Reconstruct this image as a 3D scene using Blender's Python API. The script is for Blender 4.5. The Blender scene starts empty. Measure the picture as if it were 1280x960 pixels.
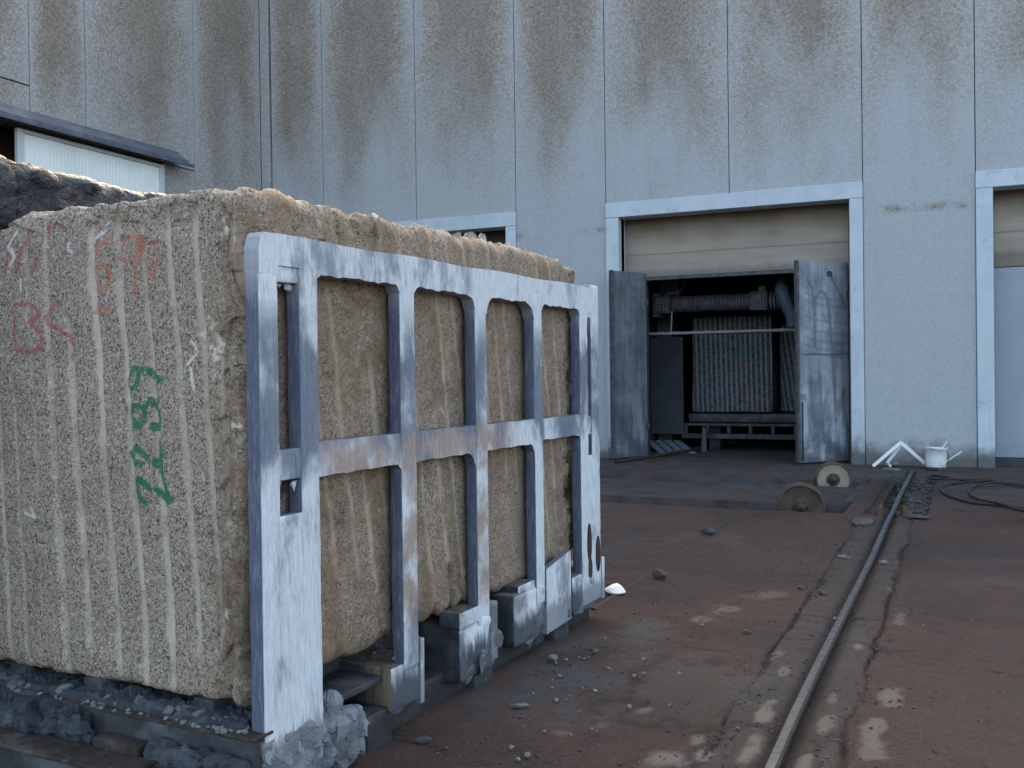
import bpy, bmesh, math, random
import numpy as np
from mathutils import Matrix, Vector

random.seed(7)
R_ = math.radians
scene = bpy.context.scene
COL = scene.collection

# ------------------------------------------------------------------ camera, sky, sun, exposure
cam_data = bpy.data.cameras.new("camera")
cam = bpy.data.objects.new("camera", cam_data)
COL.objects.link(cam)
cam_data.sensor_width = 36.0
cam_data.lens = 1239.0 / 1280.0 * 36.0
cam_data.clip_start = 0.05
cam_data.clip_end = 2000.0
cam.matrix_world = Matrix(((0.911173, 0.007982, 0.411946, 0.0),
                           (0.411826, 0.013237, -0.911166, 0.0),
                           (-0.012726, 0.999881, 0.008774, 1.70),
                           (0, 0, 0, 1)))
scene.camera = cam

SUN_ELEV, SUN_AZ = 30.0, -18.0          # sun stands behind the factory, so the yard lies in open shade
sx, sy, sz = (math.sin(R_(SUN_AZ)) * math.cos(R_(SUN_ELEV)), math.cos(R_(SUN_AZ)) * math.cos(R_(SUN_ELEV)), math.sin(R_(SUN_ELEV)))
world = bpy.data.worlds.new("World")
scene.world = world
world.use_nodes = True
wn = world.node_tree
wn.nodes.clear()
sky = wn.nodes.new("ShaderNodeTexSky")
sky.sky_type = 'NISHITA'
sky.sun_disc = False
sky.sun_elevation = R_(SUN_ELEV)
sky.sun_rotation = R_(SUN_AZ)
sky.air_density = 0.7
sky.dust_density = 4.0
sky.ozone_density = 0.2
bg = wn.nodes.new("ShaderNodeBackground")
bg.inputs["Strength"].default_value = 0.15
wo = wn.nodes.new("ShaderNodeOutputWorld")
wn.links.new(sky.outputs[0], bg.inputs[0])
wn.links.new(bg.outputs[0], wo.inputs[0])

sun_data = bpy.data.lights.new("sun", 'SUN')
sun_data.energy = 3.0
sun_data.angle = R_(0.5)
sun_data.color = (1.0, 0.95, 0.88)
sun = bpy.data.objects.new("sun", sun_data)
COL.objects.link(sun)
sun.location = (-10, 40, 30)
sun.rotation_euler = Vector((sx, sy, sz)).to_track_quat('Z', 'Y').to_euler()

scene.view_settings.view_transform = 'Standard'
scene.view_settings.look = 'None'
scene.view_settings.gamma = 1.0
scene.view_settings.use_curve_mapping = False
scene.view_settings.exposure = 2.82
scene.view_settings.use_white_balance = True      # camera balanced for open shade
scene.view_settings.white_balance_temperature = 7900
scene.view_settings.white_balance_tint = 6

# ------------------------------------------------------------------ numpy noise
def _h(ix, iy, iz, seed):
    h = (ix.astype(np.uint32) * np.uint32(374761393) + iy.astype(np.uint32) * np.uint32(668265263)
         + iz.astype(np.uint32) * np.uint32(2246822519) + np.uint32((seed * 3266489917) & 0xffffffff))
    h = (h ^ (h >> np.uint32(13))) * np.uint32(1274126177)
    h = (h ^ (h >> np.uint32(15))) * np.uint32(2246822519)
    h = h ^ (h >> np.uint32(16))
    return h.astype(np.float64) / 4294967295.0

def vnoise(p, seed=0):
    i = np.floor(p).astype(np.int64)
    f = p - i
    f = f * f * f * (f * (f * 6 - 15) + 10)
    r = 0
    for dx in (0, 1):
        wx = f[:, 0] if dx else 1 - f[:, 0]
        for dy in (0, 1):
            wy = f[:, 1] if dy else 1 - f[:, 1]
            for dz in (0, 1):
                wz = f[:, 2] if dz else 1 - f[:, 2]
                r = r + wx * wy * wz * _h(i[:, 0] + dx, i[:, 1] + dy, i[:, 2] + dz, seed)
    return r * 2 - 1

def fbm(p, scale=1.0, octaves=4, seed=0, gain=0.5):
    p = np.asarray(p, float) * scale
    a, r, t = 1.0, 0, 0
    for o in range(octaves):
        r = r + a * vnoise(p * (2.03 ** o) + 17.3 * o, seed + o)
        t += a
        a *= gain
    return r / t

def sstep(x, a, b):
    t = np.clip((x - a) / (b - a), 0, 1)
    return t * t * (3 - 2 * t)

def seg_dist(q, pl):
    """distance of 2-D points q to a polyline"""
    d = np.full(len(q), 1e9)
    for (x0, y0), (x1, y1) in zip(pl[:-1], pl[1:]):
        e = np.array([x1 - x0, y1 - y0]); L = max(e @ e, 1e-9)
        t = np.clip(((q[:, 0] - x0) * e[0] + (q[:, 1] - y0) * e[1]) / L, 0, 1)
        d = np.minimum(d, np.hypot(q[:, 0] - x0 - t * e[0], q[:, 1] - y0 - t * e[1]))
    return d

def chips(p, size, seed):
    """flat broken facets: every cell of a jittered grid is a plane with its own tilt"""
    q = p / size
    i0 = np.floor(q).astype(np.int64)
    best = np.full(len(p), 1e9); val = np.zeros(len(p))
    for dx in (-1, 0, 1):
        for dy in (-1, 0, 1):
            for dz in (-1, 0, 1):
                c = i0 + np.array([dx, dy, dz])
                j = [_h(c[:, 0], c[:, 1], c[:, 2], seed + k) for k in range(3)]
                r = q - c - np.stack(j, -1)
                d2 = (r * r).sum(1)
                t = (_h(c[:, 0], c[:, 1], c[:, 2], seed + 5) - .5) * r[:, 0] + (_h(c[:, 0], c[:, 1], c[:, 2], seed + 6) - .5) * r[:, 1] + (_h(c[:, 0], c[:, 1], c[:, 2], seed + 7) - .5) * r[:, 2]
                m = d2 < best
                best = np.where(m, d2, best); val = np.where(m, 1.6 * t + 0.5 * (_h(c[:, 0], c[:, 1], c[:, 2], seed + 8) - .5), val)
    return val

# ------------------------------------------------------------------ object helpers
def link(o, parent=None):
    COL.objects.link(o)
    if parent is not None:
        o.parent = parent
    return o

def tag(o, label=None, cat=None, group=None, kind=None):
    if label: o["label"] = label
    if cat: o["category"] = cat
    if group: o["group"] = group
    if kind: o["kind"] = kind
    return o

def thing(name, loc, rz, label, cat, group=None):
    o = bpy.data.objects.new(name, None)
    o.empty_display_size = 0.2
    o.location = loc
    o.rotation_euler = (0, 0, rz)
    link(o)
    return tag(o, label, cat, group)

def mesh_np(name, v, quads, mat, parent=None, smooth=True, attrs=None, loc=None):
    v = np.asarray(v, np.float32); quads = np.asarray(quads, np.int32)
    me = bpy.data.meshes.new(name)
    k = quads.shape[1]
    me.vertices.add(len(v)); me.vertices.foreach_set("co", v.ravel())
    me.loops.add(quads.size); me.loops.foreach_set("vertex_index", quads.ravel())
    me.polygons.add(len(quads))
    me.polygons.foreach_set("loop_start", np.arange(0, quads.size, k, dtype=np.int32))
    me.polygons.foreach_set("use_smooth", np.full(len(quads), smooth, dtype=bool))
    me.update(calc_edges=True)
    me.validate()
    for an, arr in (attrs or {}).items():
        a = me.color_attributes.new(an, 'FLOAT_COLOR', 'POINT')
        a.data.foreach_set("color", np.asarray(arr, np.float32).ravel())
    if mat: me.materials.append(mat)
    o = bpy.data.objects.new(name, me)
    if loc is not None: o.location = loc
    return link(o, parent)

def mesh_py(name, v, f, mat, parent=None, smooth=False, loc=None):
    me = bpy.data.meshes.new(name)
    me.from_pydata([tuple(map(float, p)) for p in v], [], f)
    me.update()
    if smooth:
        me.polygons.foreach_set("use_smooth", [True] * len(me.polygons))
    if mat: me.materials.append(mat)
    o = bpy.data.objects.new(name, me)
    if loc is not None: o.location = loc
    return link(o, parent)

def gridbox(cs, faces="xXyYzZ"):
    """welded grid on the surface of a box; cs = three coordinate arrays"""
    n = [len(c) for c in cs]
    vk, fs = [], []
    base = 0
    for fc in faces:
        ax = "xyz".index(fc.lower()); hi = fc.isupper()
        u, w = [(1, 2), (2, 0), (0, 1)][ax]
        I, J = np.meshgrid(np.arange(n[u]), np.arange(n[w]), indexing='ij')
        k = np.zeros((n[u], n[w], 3), int)
        k[..., u] = I; k[..., w] = J; k[..., ax] = n[ax] - 1 if hi else 0
        vk.append(k.reshape(-1, 3))
        idx = np.arange(n[u] * n[w]).reshape(n[u], n[w]) + base
        q = np.stack([idx[:-1, :-1], idx[1:, :-1], idx[1:, 1:], idx[:-1, 1:]], -1).reshape(-1, 4)
        fs.append(q if hi else q[:, ::-1])
        base += n[u] * n[w]
    vk = np.concatenate(vk); fs = np.concatenate(fs)
    key = (vk[:, 0] * 100003 + vk[:, 1]) * 100003 + vk[:, 2]
    _, first, inv = np.unique(key, return_index=True, return_inverse=True)
    vk = vk[first]
    v = np.stack([cs[a][vk[:, a]] for a in range(3)], -1)
    return v, inv.ravel()[fs]

def roundify(p, lo, hi, r):
    lo = np.asarray(lo, float); hi = np.asarray(hi, float)
    c = np.clip(p, lo + r, hi - r)
    d = p - c
    L = np.linalg.norm(d, axis=1, keepdims=True)
    d = d / np.maximum(L, 1e-9)
    return c + d * r, d

def axis_coords(a, b, r, seg):
    inner = [a + r] + ([] if seg is None else list(np.linspace(a + r, b - r, max(2, int(round((b - a) / seg)) + 1))[1:-1])) + [b - r]
    return np.array([a, a + 0.3 * r] + inner + [b - 0.3 * r, b]) if seg is not None else np.array([a, a + r, b - r, b])

def box(name, x0, x1, y0, y1, z0, z1, mat, parent=None, r=0.006, seg=None, amp=0.0, scale=9.0, seed=0, loc=None, smooth=True, facet=0.0, fsize=0.07):
    """softly bevelled box, optionally subdivided and roughened"""
    r = min(r, 0.45 * min(x1 - x0, y1 - y0, z1 - z0))
    lo, hi = (x0, y0, z0), (x1, y1, z1)
    cs = [axis_coords(a, b, r, seg if (seg and b - a > seg) else None) for a, b in zip(lo, hi)]
    v, f = gridbox(cs)
    v, d = roundify(v, lo, hi, r)
    if amp:
        v = v + d * (amp * fbm(v, scale, 3, seed))[:, None]
    if facet:
        v = v + d * (facet * chips(v + 0.015 * fbm(v, 20, 2, seed)[:, None], fsize, seed))[:, None]
    return mesh_np(name, v, f, mat, parent, smooth=smooth if ((seg or amp) and not facet) else False, loc=loc)

def prism(name, outline, t0, t1, axis, mat, parent=None, loc=None):
    """closed outline extruded along an axis; outline coordinates are the two other axes in x,y,z order"""
    n = len(outline)
    def pt(p, t):
        return {0: (t, p[0], p[1]), 1: (p[0], t, p[1]), 2: (p[0], p[1], t)}[axis]
    v = [pt(p, t0) for p in outline] + [pt(p, t1) for p in outline]
    f = [list(range(n))[::-1], list(range(n, 2 * n))] + [[i, (i + 1) % n, n + (i + 1) % n, n + i] for i in range(n)]
    o = mesh_py(name, v, f, mat, parent, loc=loc)
    bm = bmesh.new(); bm.from_mesh(o.data)
    bmesh.ops.recalc_face_normals(bm, faces=bm.faces)
    bm.to_mesh(o.data); bm.free()
    return o

def lathe(name, prof, n, mat, parent=None, loc=None, smooth=True, warp=None):
    v, f = [], []
    for k in range(n):
        c, s = math.cos(2 * math.pi * k / n), math.sin(2 * math.pi * k / n)
        for r, z in prof:
            v.append((r * c, r * s, z))
    m = len(prof)
    for k in range(n):
        a, b = k * m, ((k + 1) % n) * m
        for i in range(m - 1):
            f.append([a + i, b + i, b + i + 1, a + i + 1])
    v = np.array(v)
    if warp: v = warp(v)
    return mesh_py(name, v, f, mat, parent, smooth, loc)

def smooth_path(pts, sub=8):
    P = [np.array(p, float) for p in pts]
    P = [2 * P[0] - P[1]] + P + [2 * P[-1] - P[-2]]
    out = []
    for i in range(1, len(P) - 2):
        for k in range(sub):
            t = k / sub
            out.append(0.5 * ((2 * P[i]) + (-P[i - 1] + P[i + 1]) * t + (2 * P[i - 1] - 5 * P[i] + 4 * P[i + 1] - P[i + 2]) * t * t
                              + (-P[i - 1] + 3 * P[i] - 3 * P[i + 1] + P[i + 2]) * t ** 3))
    out.append(P[-2])
    return out

def tube(name, pts, rad, mat, parent=None, n=8, caps=True, flat=1.0):
    pts = [np.array(p, float) for p in pts]
    rads = rad if hasattr(rad, '__len__') else [rad] * len(pts)
    v, f = [], []
    up = np.array([0, 0, 1.0])
    for i, p in enumerate(pts):
        t = pts[min(i + 1, len(pts) - 1)] - pts[max(i - 1, 0)]
        t = t / (np.linalg.norm(t) + 1e-9)
        u = np.cross(up if abs(t[2]) < 0.95 else np.array([1.0, 0, 0]), t); u /= np.linalg.norm(u)
        w = np.cross(t, u)
        for k in range(n):
            a = 2 * math.pi * k / n
            v.append(p + rads[i] * (math.cos(a) * u + flat * math.sin(a) * w))
    for i in range(len(pts) - 1):
        for k in range(n):
            f.append([i * n + k, i * n + (k + 1) % n, (i + 1) * n + (k + 1) % n, (i + 1) * n + k])
    if caps:
        f += [list(range(n))[::-1], [(len(pts) - 1) * n + k for k in range(n)]]
    return mesh_py(name, v, f, mat, parent, True)

def bar(name, p0, p1, w, h, mat, parent=None):
    """square bar between two points"""
    p0 = np.array(p0, float); p1 = np.array(p1, float)
    t = p1 - p0; t /= np.linalg.norm(t)
    u = np.cross((0, 0, 1.0) if abs(t[2]) < 0.95 else (1.0, 0, 0), t); u /= np.linalg.norm(u)
    q = np.cross(t, u)
    v = [p + a * u * w / 2 + b * q * h / 2 for p in (p0, p1) for a, b in ((-1, -1), (1, -1), (1, 1), (-1, 1))]
    f = [[3, 2, 1, 0], [4, 5, 6, 7]] + [[i, (i + 1) % 4, 4 + (i + 1) % 4, 4 + i] for i in range(4)]
    return mesh_py(name, v, f, mat, parent)

def rock_mesh(name, mat, seed, sub=2, squash=(1, 1, 0.65), facet=0.35):
    bm = bmesh.new()
    bmesh.ops.create_icosphere(bm, subdivisions=sub, radius=1.0)
    P = np.array([v.co[:] for v in bm.verts])
    rs = np.random.RandomState(seed)
    for _ in range(13):                                    # knock flats off the ball
        d = rs.normal(size=3); d /= np.linalg.norm(d)
        h = 0.42 + 0.42 * rs.rand()
        over = np.maximum(P @ d - h, 0)
        P = P - over[:, None] * d
    P = P * (1 + facet * 0.35 * fbm(P, 1.7, 3, seed))[:, None] * np.array(squash)
    P[:, 2] -= P[:, 2].min()
    for v, p in zip(bm.verts, P): v.co = p
    me = bpy.data.meshes.new(name)
    bm.to_mesh(me); bm.free()
    me.materials.append(mat)
    return me

# ------------------------------------------------------------------ material helpers
class NT:
    def __init__(s, name, rough=0.8, metallic=0.0, spec=0.3):
        s.m = bpy.data.materials.new(name)
        s.m.use_nodes = True
        s.t = s.m.node_tree
        s.b = s.t.nodes["Principled BSDF"]
        s.b.inputs["Roughness"].default_value = rough
        s.b.inputs["Metallic"].default_value = metallic
        s.b.inputs["Specular IOR Level"].default_value = spec
    def _in(s, sock, v):
        if isinstance(v, bpy.types.NodeSocket): s.t.links.new(v, sock)
        elif isinstance(v, (tuple, list)):
            sock.default_value = tuple(v) + ((1.0,) if len(v) == 3 and len(sock.default_value) == 4 else ())
        else: sock.default_value = v
    def n(s, typ, ins=None, **kw):
        nd = s.t.nodes.new(typ)
        for k, v in kw.items(): setattr(nd, k, v)
        for k, v in (ins or {}).items(): s._in(nd.inputs[k], v)
        return nd
    def coord(s, which="Object"): return s.n("ShaderNodeTexCoord").outputs[which]
    def map(s, vec, scale=(1, 1, 1), loc=(0, 0, 0), rot=(0, 0, 0)):
        return s.n("ShaderNodeMapping", {"Vector": vec, "Scale": scale, "Location": loc, "Rotation": rot}).outputs[0]
    def noise(s, vec, scale, detail=4, rough=0.55, dist=0.0):
        return s.n("ShaderNodeTexNoise", {"Vector": vec, "Scale": scale, "Detail": min(detail, 5), "Roughness": rough, "Distortion": dist}).outputs[0]
    def vor(s, vec, scale, out="Color", feature='F1', rnd=1.0):
        return s.n("ShaderNodeTexVoronoi", {"Vector": vec, "Scale": scale, "Randomness": rnd}, feature=feature).outputs[out]
    def sep(s, v): return s.n("ShaderNodeSeparateXYZ", {0: v}).outputs
    def rgb(s, v): return s.n("ShaderNodeSeparateColor", {0: v}).outputs
    def math(s, op, a, b=0.0, clamp=False):
        return s.n("ShaderNodeMath", {0: a, 1: b}, operation=op, use_clamp=clamp).outputs[0]
    def step(s, v, a, b, lo=0.0, hi=1.0):
        return s.n("ShaderNodeMapRange", {0: v, 1: a, 2: b, 3: lo, 4: hi}, interpolation_type='SMOOTHSTEP').outputs[0]
    def ramp(s, fac, stops, interp='LINEAR'):
        nd = s.n("ShaderNodeValToRGB", {0: fac})
        cr = nd.color_ramp; cr.interpolation = interp
        while len(cr.elements) < len(stops): cr.elements.new(0.5)
        for e, (p, c) in zip(cr.elements, stops):
            e.position = p; e.color = tuple(c) + (1.0,) if len(c) == 3 else c
        return nd.outputs[0]
    def mix(s, fac, a, b, blend='MIX'):
        nd = s.n("ShaderNodeMix", None, data_type='RGBA', blend_type=blend)
        s._in(nd.inputs[0], fac); s._in(nd.inputs[6], a); s._in(nd.inputs[7], b)
        return nd.outputs[2]
    def attr(s, name): return s.n("ShaderNodeAttribute", None, attribute_name=name).outputs
    def rand(s): return s.n("ShaderNodeObjectInfo").outputs["Random"]
    def bump(s, h, strength=0.4, dist=0.01, normal=None):
        ins = {"Height": h, "Strength": strength, "Distance": dist}
        if normal is not None: ins["Normal"] = normal
        return s.n("ShaderNodeBump", ins).outputs[0]
    def done(s, color, rough=None, normal=None):
        s._in(s.b.inputs["Base Color"], color)
        if rough is not None: s._in(s.b.inputs["Roughness"], rough)
        if normal is not None: s.t.links.new(normal, s.b.inputs["Normal"])
        return s.m

M = {}

def granite(name, tones, brown, pale, painted=False, scale=125.0):
    g = NT(name, 0.82)
    co = g.coord()
    warp = g.mix(0.02, co, g.n("ShaderNodeTexNoise", {"Vector": co, "Scale": 60.0, "Detail": 2.0}).outputs["Color"], 'ADD')
    cell = g.rgb(g.vor(warp, scale))[0]
    fine = g.noise(co, scale * 1.9, 2, 0.6)
    v = g.math('ADD', g.math('MULTIPLY', cell, 0.72), g.math('MULTIPLY', fine, 0.36))
    v = g.math('ADD', v, g.math('MULTIPLY', g.math('SUBTRACT', g.noise(co, 7.0, 5, 0.65), 0.5), 0.22))
    base = g.ramp(v, [(0.15, tones[0]), (0.29, tones[1]), (0.42, tones[2]), (0.74, tones[3]), (0.95, tones[4])])
    geo = g.rgb(g.attr("geo")["Color"])
    big = g.noise(co, 2.3, 5, 0.6)
    base = g.mix(g.step(big, 0.46, 0.72, 0, 0.30), base, brown, 'MULTIPLY')
    crushed = g.mix(g.math('MULTIPLY', g.step(fine, 0.40, 0.75), 0.45), pale, base)
    base = g.mix(g.math('MULTIPLY', geo[0], g.step(g.noise(co, 7.0, 3), 0.28, 0.52, 0.45, 0.95)), base, crushed)
    st = g.math('MULTIPLY', geo[1], g.step(g.noise(co, 6.0, 5, 0.65), 0.3, 0.6, 0.35, 1.0))
    skin = g.ramp(g.noise(co, 9.0, 5, 0.68), [(0.32, (0.060, 0.047, 0.034)), (0.5, (0.155, 0.126, 0.096)), (0.68, (0.27, 0.228, 0.178))])
    base = g.mix(g.math('MULTIPLY', st, 0.85), base, g.mix(0.22, skin, base))
    base = g.mix(g.math('MULTIPLY', st, 0.8), base, brown, 'MULTIPLY')
    base = g.mix(g.math('MULTIPLY', geo[2], g.step(g.noise(co, 26.0, 4, 0.7), 0.44, 0.62, 0.0, 0.9)), base, (0.52, 0.475, 0.41))
    if painted:
        pa = g.attr("paint")
        p = g.rgb(pa["Color"])
        wear = g.step(g.noise(co, 90.0, 3, 0.7), 0.28, 0.48)
        def coat(f, base, col, k):
            return g.mix(g.math('MULTIPLY', g.math('MULTIPLY', f, wear), k), base, col)
        base = coat(p[1], base, (0.27, 0.04, 0.045), 0.62)
        base = coat(p[2], base, (0.36, 0.10, 0.05), 0.55)
        base = coat(pa["Alpha"], base, (0.55, 0.53, 0.51), 0.75)
        base = coat(p[0], base, (0.0, 0.115, 0.062), 0.95)
    nrm = g.bump(g.math('ADD', g.math('MULTIPLY', v, 0.4), g.math('MULTIPLY', g.noise(co, 35.0, 4), 1.5)), 0.5, 0.006)
    return g.done(base, None, nrm)

GR = [(0.030, 0.027, 0.026), (0.095, 0.080, 0.069), (0.215, 0.175, 0.142), (0.285, 0.234, 0.190), (0.45, 0.39, 0.33)]
M['granite'] = granite('speckled_granite', GR, (0.88, 0.76, 0.61), (0.455, 0.395, 0.322), True, 150.0)
GD = [(0.006, 0.007, 0.009), (0.018, 0.022, 0.028), (0.042, 0.050, 0.063), (0.060, 0.068, 0.083), (0.10, 0.11, 0.125)]
M['granite_grey'] = granite('grey_granite', GD, (0.80, 0.76, 0.72), (0.19, 0.205, 0.23), True, 40.0)

def dark_stone():
    g = NT('black_granite', 0.42, 0, 0.35)
    co = g.coord()
    n = g.noise(co, 3.5, 6, 0.65, 0.6)
    c = g.ramp(n, [(0.3, (0.0025, 0.004, 0.007)), (0.58, (0.007, 0.0105, 0.017)), (0.80, (0.030, 0.042, 0.056))])
    geo = g.rgb(g.attr("geo")["Color"])
    c = g.mix(g.math('MULTIPLY', geo[0], g.step(g.noise(co, 16, 4), 0.42, 0.6)), c, (0.16, 0.14, 0.11))
    c = g.mix(g.math('MULTIPLY', geo[1], g.step(g.noise(co, 9, 5), 0.35, 0.62)), c, (0.065, 0.085, 0.11))
    return g.done(c, None, g.bump(g.noise(co, 9, 6, 0.65), 1.0, 0.06))
M['dark_stone'] = dark_stone()

def pebble_wall(name, bluish):
    g = NT(name, 0.9, 0, 0.2)
    co = g.coord(); gen = g.coord("Generated"); geo_pos = g.n("ShaderNodeNewGeometry").outputs["Position"]
    P = g.sep(geo_pos); G_ = g.sep(gen)
    cell = g.rgb(g.vor(geo_pos, 34.0))
    fine = g.noise(geo_pos, 90.0, 2, 0.6)
    agg = g.ramp(g.math('ADD', g.math('MULTIPLY', cell[0], 0.75), g.math('MULTIPLY', fine, 0.3)),
                 [(0.12, (0.175, 0.165, 0.148)), (0.4, (0.275, 0.262, 0.237)), (0.7, (0.355, 0.338, 0.305)), (0.95, (0.47, 0.445, 0.40))])
    rnd = g.rand()
    off = g.n("ShaderNodeCombineXYZ", {0: g.math('MULTIPLY', rnd, 37.0), 1: 0.0, 2: 0.0}).outputs[0]
    pv = g.n("ShaderNodeVectorMath", {0: co, 1: off}, operation='ADD').outputs[0]
    soft = g.noise(pv, 0.9, 3, 0.5)
    blot = g.noise(g.map(pv, (1.0, 1.0, 0.40)), 1.1, 3, 0.5)
    xx = g.math('ABSOLUTE', g.math('SUBTRACT', G_[0 if bluish else 1], 0.5))
    xx = g.math('ADD', xx, g.math('MULTIPLY', g.math('SUBTRACT', soft, 0.5), 0.22))
    centre = g.step(xx, 0.16, 0.49, 1.0, 0.0)
    zz = g.math('ADD', P[2], g.math('MULTIPLY', g.math('SUBTRACT', blot, 0.5), 5.0))
    up = g.step(zz, 5.6, 8.6)
    stain = g.math('MULTIPLY', g.math('MULTIPLY', up, centre), g.step(blot, 0.25, 0.65, 0.55, 1.0))
    dustf = g.math('MULTIPLY', g.step(zz, 9.6, 4.8), 0.86 if bluish else 0.45)
    dust_col = g.mix(g.math('MULTIPLY', cell[1], 0.5), (0.330, 0.372, 0.402), (0.41, 0.452, 0.478))
    edge = g.step(xx, 0.34, 0.48, 0.0, 0.5)
    c = g.mix(g.math('MAXIMUM', dustf, edge), agg, dust_col)
    c = g.mix(g.math('MULTIPLY', stain, 0.78), c, g.mix(0.5, g.mix(0.9, agg, (0.70, 0.62, 0.52), 'MULTIPLY'), (0.168, 0.150, 0.126)))
    # run-off tongues
    run = g.noise(g.map(pv, (5.0, 5.0, 0.22)), 1.0, 4, 0.6)
    c = g.mix(g.step(run, 0.50, 0.75, 0.0, 0.14), c, (0.24, 0.23, 0.21))
    # rust seep line low on the piers and dirt thrown up from the floor
    seep = g.math('MULTIPLY', g.step(g.math('ABSOLUTE', g.math('SUBTRACT', g.math('ADD', P[2], g.math('MULTIPLY', soft, 0.2)), 4.68)), 0.0, 0.13, 1.0, 0.0),
                  g.step(g.noise(geo_pos, 1.3, 4, 0.7), 0.46, 0.62))
    c = g.mix(g.math('MULTIPLY', seep, 0.8), c, (0.17, 0.125, 0.085))
    low = g.step(g.math('ADD', P[2], g.math('MULTIPLY', g.math('SUBTRACT', g.noise(geo_pos, 1.7, 5, 0.65), 0.5), 1.0)), 0.08, 0.50, 1.0, 0.0)
    c = g.mix(g.math('MULTIPLY', low, 0.85), c, (0.10, 0.095, 0.09))
    speck = g.step(g.noise(geo_pos, 5.0, 3), 0.72, 0.77, 0.0, 0.6)
    c = g.mix(speck, c, (0.12, 0.11, 0.10))
    return g.done(c, None, g.bump(g.math('ADD', cell[2], fine), 0.6, 0.012))
M['wall'] = pebble_wall('exposed_aggregate_concrete', True)
M['wing'] = pebble_wall('exposed_aggregate_concrete_wing', False)

def plain(name, col, var=0.25, scale=6.0, rough=0.8, dirt=None, dirt_amt=0.4, bump=0.15, spec=0.3, metallic=0.0, stretch=(1, 1, 1)):
    g = NT(name, rough, metallic, spec)
    co = g.coord()
    n = g.noise(g.map(co, stretch), scale, 6, 0.62, 0.3)
    a = tuple(c * (1 - var) for c in col); b = tuple(min(1, c * (1 + var)) for c in col)
    c = g.ramp(n, [(0.28, a), (0.72, b)])
    if dirt:
        c = g.mix(g.step(g.noise(co, scale * 0.45, 6, 0.68), 0.50, 0.70, 0, dirt_amt), c, dirt)
    return g.done(c, None, g.bump(g.noise(co, scale * 7, 4, 0.6), bump, 0.01))

def surround_mat():
    g = NT('painted_concrete_surround', 0.8, 0, 0.25)
    P = g.n("ShaderNodeNewGeometry").outputs["Position"]; z = g.sep(P)[2]
    n = g.noise(P, 1.5, 6, 0.65)
    c = g.ramp(n, [(0.3, (0.375, 0.44, 0.49)), (0.7, (0.455, 0.53, 0.585))])
    c = g.mix(g.step(g.noise(P, 5.0, 6, 0.7), 0.55, 0.72, 0, 0.5), c, (0.25, 0.28, 0.30))
    c = g.mix(g.step(g.noise(g.map(P, (9, 9, 0.6)), 1.0, 5, 0.7), 0.55, 0.75, 0, 0.35), c, (0.28, 0.27, 0.25))
    low = g.step(g.math('ADD', z, g.math('MULTIPLY', g.math('SUBTRACT', n, 0.5), 0.9)), 0.10, 0.42, 0.9, 0.0)
    c = g.mix(low, c, (0.075, 0.075, 0.08))
    return g.done(c, None, g.bump(g.noise(P, 40, 5, 0.7), 0.3, 0.008))
M['surround'] = surround_mat()
def header_mat(name, k):
    g = NT(name, 0.9, 0, 0.2)
    P = g.n("ShaderNodeNewGeometry").outputs["Position"]; z = g.sep(P)[2]
    n = g.noise(g.map(P, (0.5, 1, 2.5)), 1.1, 6, 0.65)
    c = g.ramp(n, [(0.3, tuple(k * v for v in (0.240, 0.216, 0.180))), (0.7, tuple(k * v for v in (0.345, 0.315, 0.265)))])
    top_brown = g.step(g.math('ADD', z, g.math('MULTIPLY', g.math('SUBTRACT', g.noise(P, 1.4, 5, 0.6), 0.5), 0.7)), 4.15, 4.95, 0.0, 0.85)  # browner towards the top
    c = g.mix(top_brown, c, tuple(k * v for v in (0.085, 0.062, 0.042)))
    foot = g.step(g.math('ADD', z, g.math('MULTIPLY', g.math('SUBTRACT', g.noise(P, 4, 5, 0.7), 0.5), 0.25)), 3.86, 3.68, 0.0, 0.6)
    c = g.mix(foot, c, tuple(k * v for v in (0.10, 0.095, 0.085)))
    line = g.step(g.math('ABSOLUTE', g.math('SUBTRACT', g.math('ADD', z, g.math('MULTIPLY', n, 0.05)), 4.14)), 0.0, 0.03, 0.55, 0.0)
    c = g.mix(line, c, tuple(k * v for v in (0.12, 0.11, 0.09)))
    return g.done(c, None, g.bump(g.noise(P, 9, 5, 0.7), 0.3, 0.01))
M['header'] = header_mat('beige_render_brown_top', 1.0)
M['header_shaded'] = header_mat('shaded_beige_render', 0.34)  # same render darkened to paint the deep shadow in the left gate
M['dark_gap'] = plain('dark_joint', (0.085, 0.083, 0.08), 0.2)
M['shell'] = plain('inner_concrete', (0.20, 0.20, 0.20), 0.25, 1.2)
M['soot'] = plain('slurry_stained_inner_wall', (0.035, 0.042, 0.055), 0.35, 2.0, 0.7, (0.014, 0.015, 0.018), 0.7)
M['lower_gate'] = plain('grey_closed_gate', (0.245, 0.29, 0.33), 0.12, 1.2, 0.75, (0.17, 0.19, 0.21), 0.5, stretch=(1, 1, 0.5))
M['canopy'] = plain('dark_grey_flashing', (0.085, 0.10, 0.13), 0.25, 3.0, 0.5, (0.26, 0.28, 0.31), 0.35)
M['white_sheet'] = plain('white_sheet_door', (0.80, 0.86, 0.85), 0.04, 2.0, 0.55, (0.6, 0.62, 0.6), 0.2, 0.05)
M['white_trim'] = plain('white_door_trim', (0.50, 0.56, 0.60), 0.08, 2.0, 0.55)
M['brown_dark'] = plain('dark_brown_inside', (0.06, 0.032, 0.018), 0.3, 2.0)
M['dark_steel'] = plain('slurry_dark_steel', (0.026, 0.029, 0.034), 0.5, 7.0, 0.6, (0.11, 0.12, 0.13), 0.6, 0.4)
M['rusty'] = plain('rusty_steel', (0.034, 0.025, 0.020), 0.5, 12.0, 0.85, (0.10, 0.098, 0.092), 0.75, 0.5)
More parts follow.
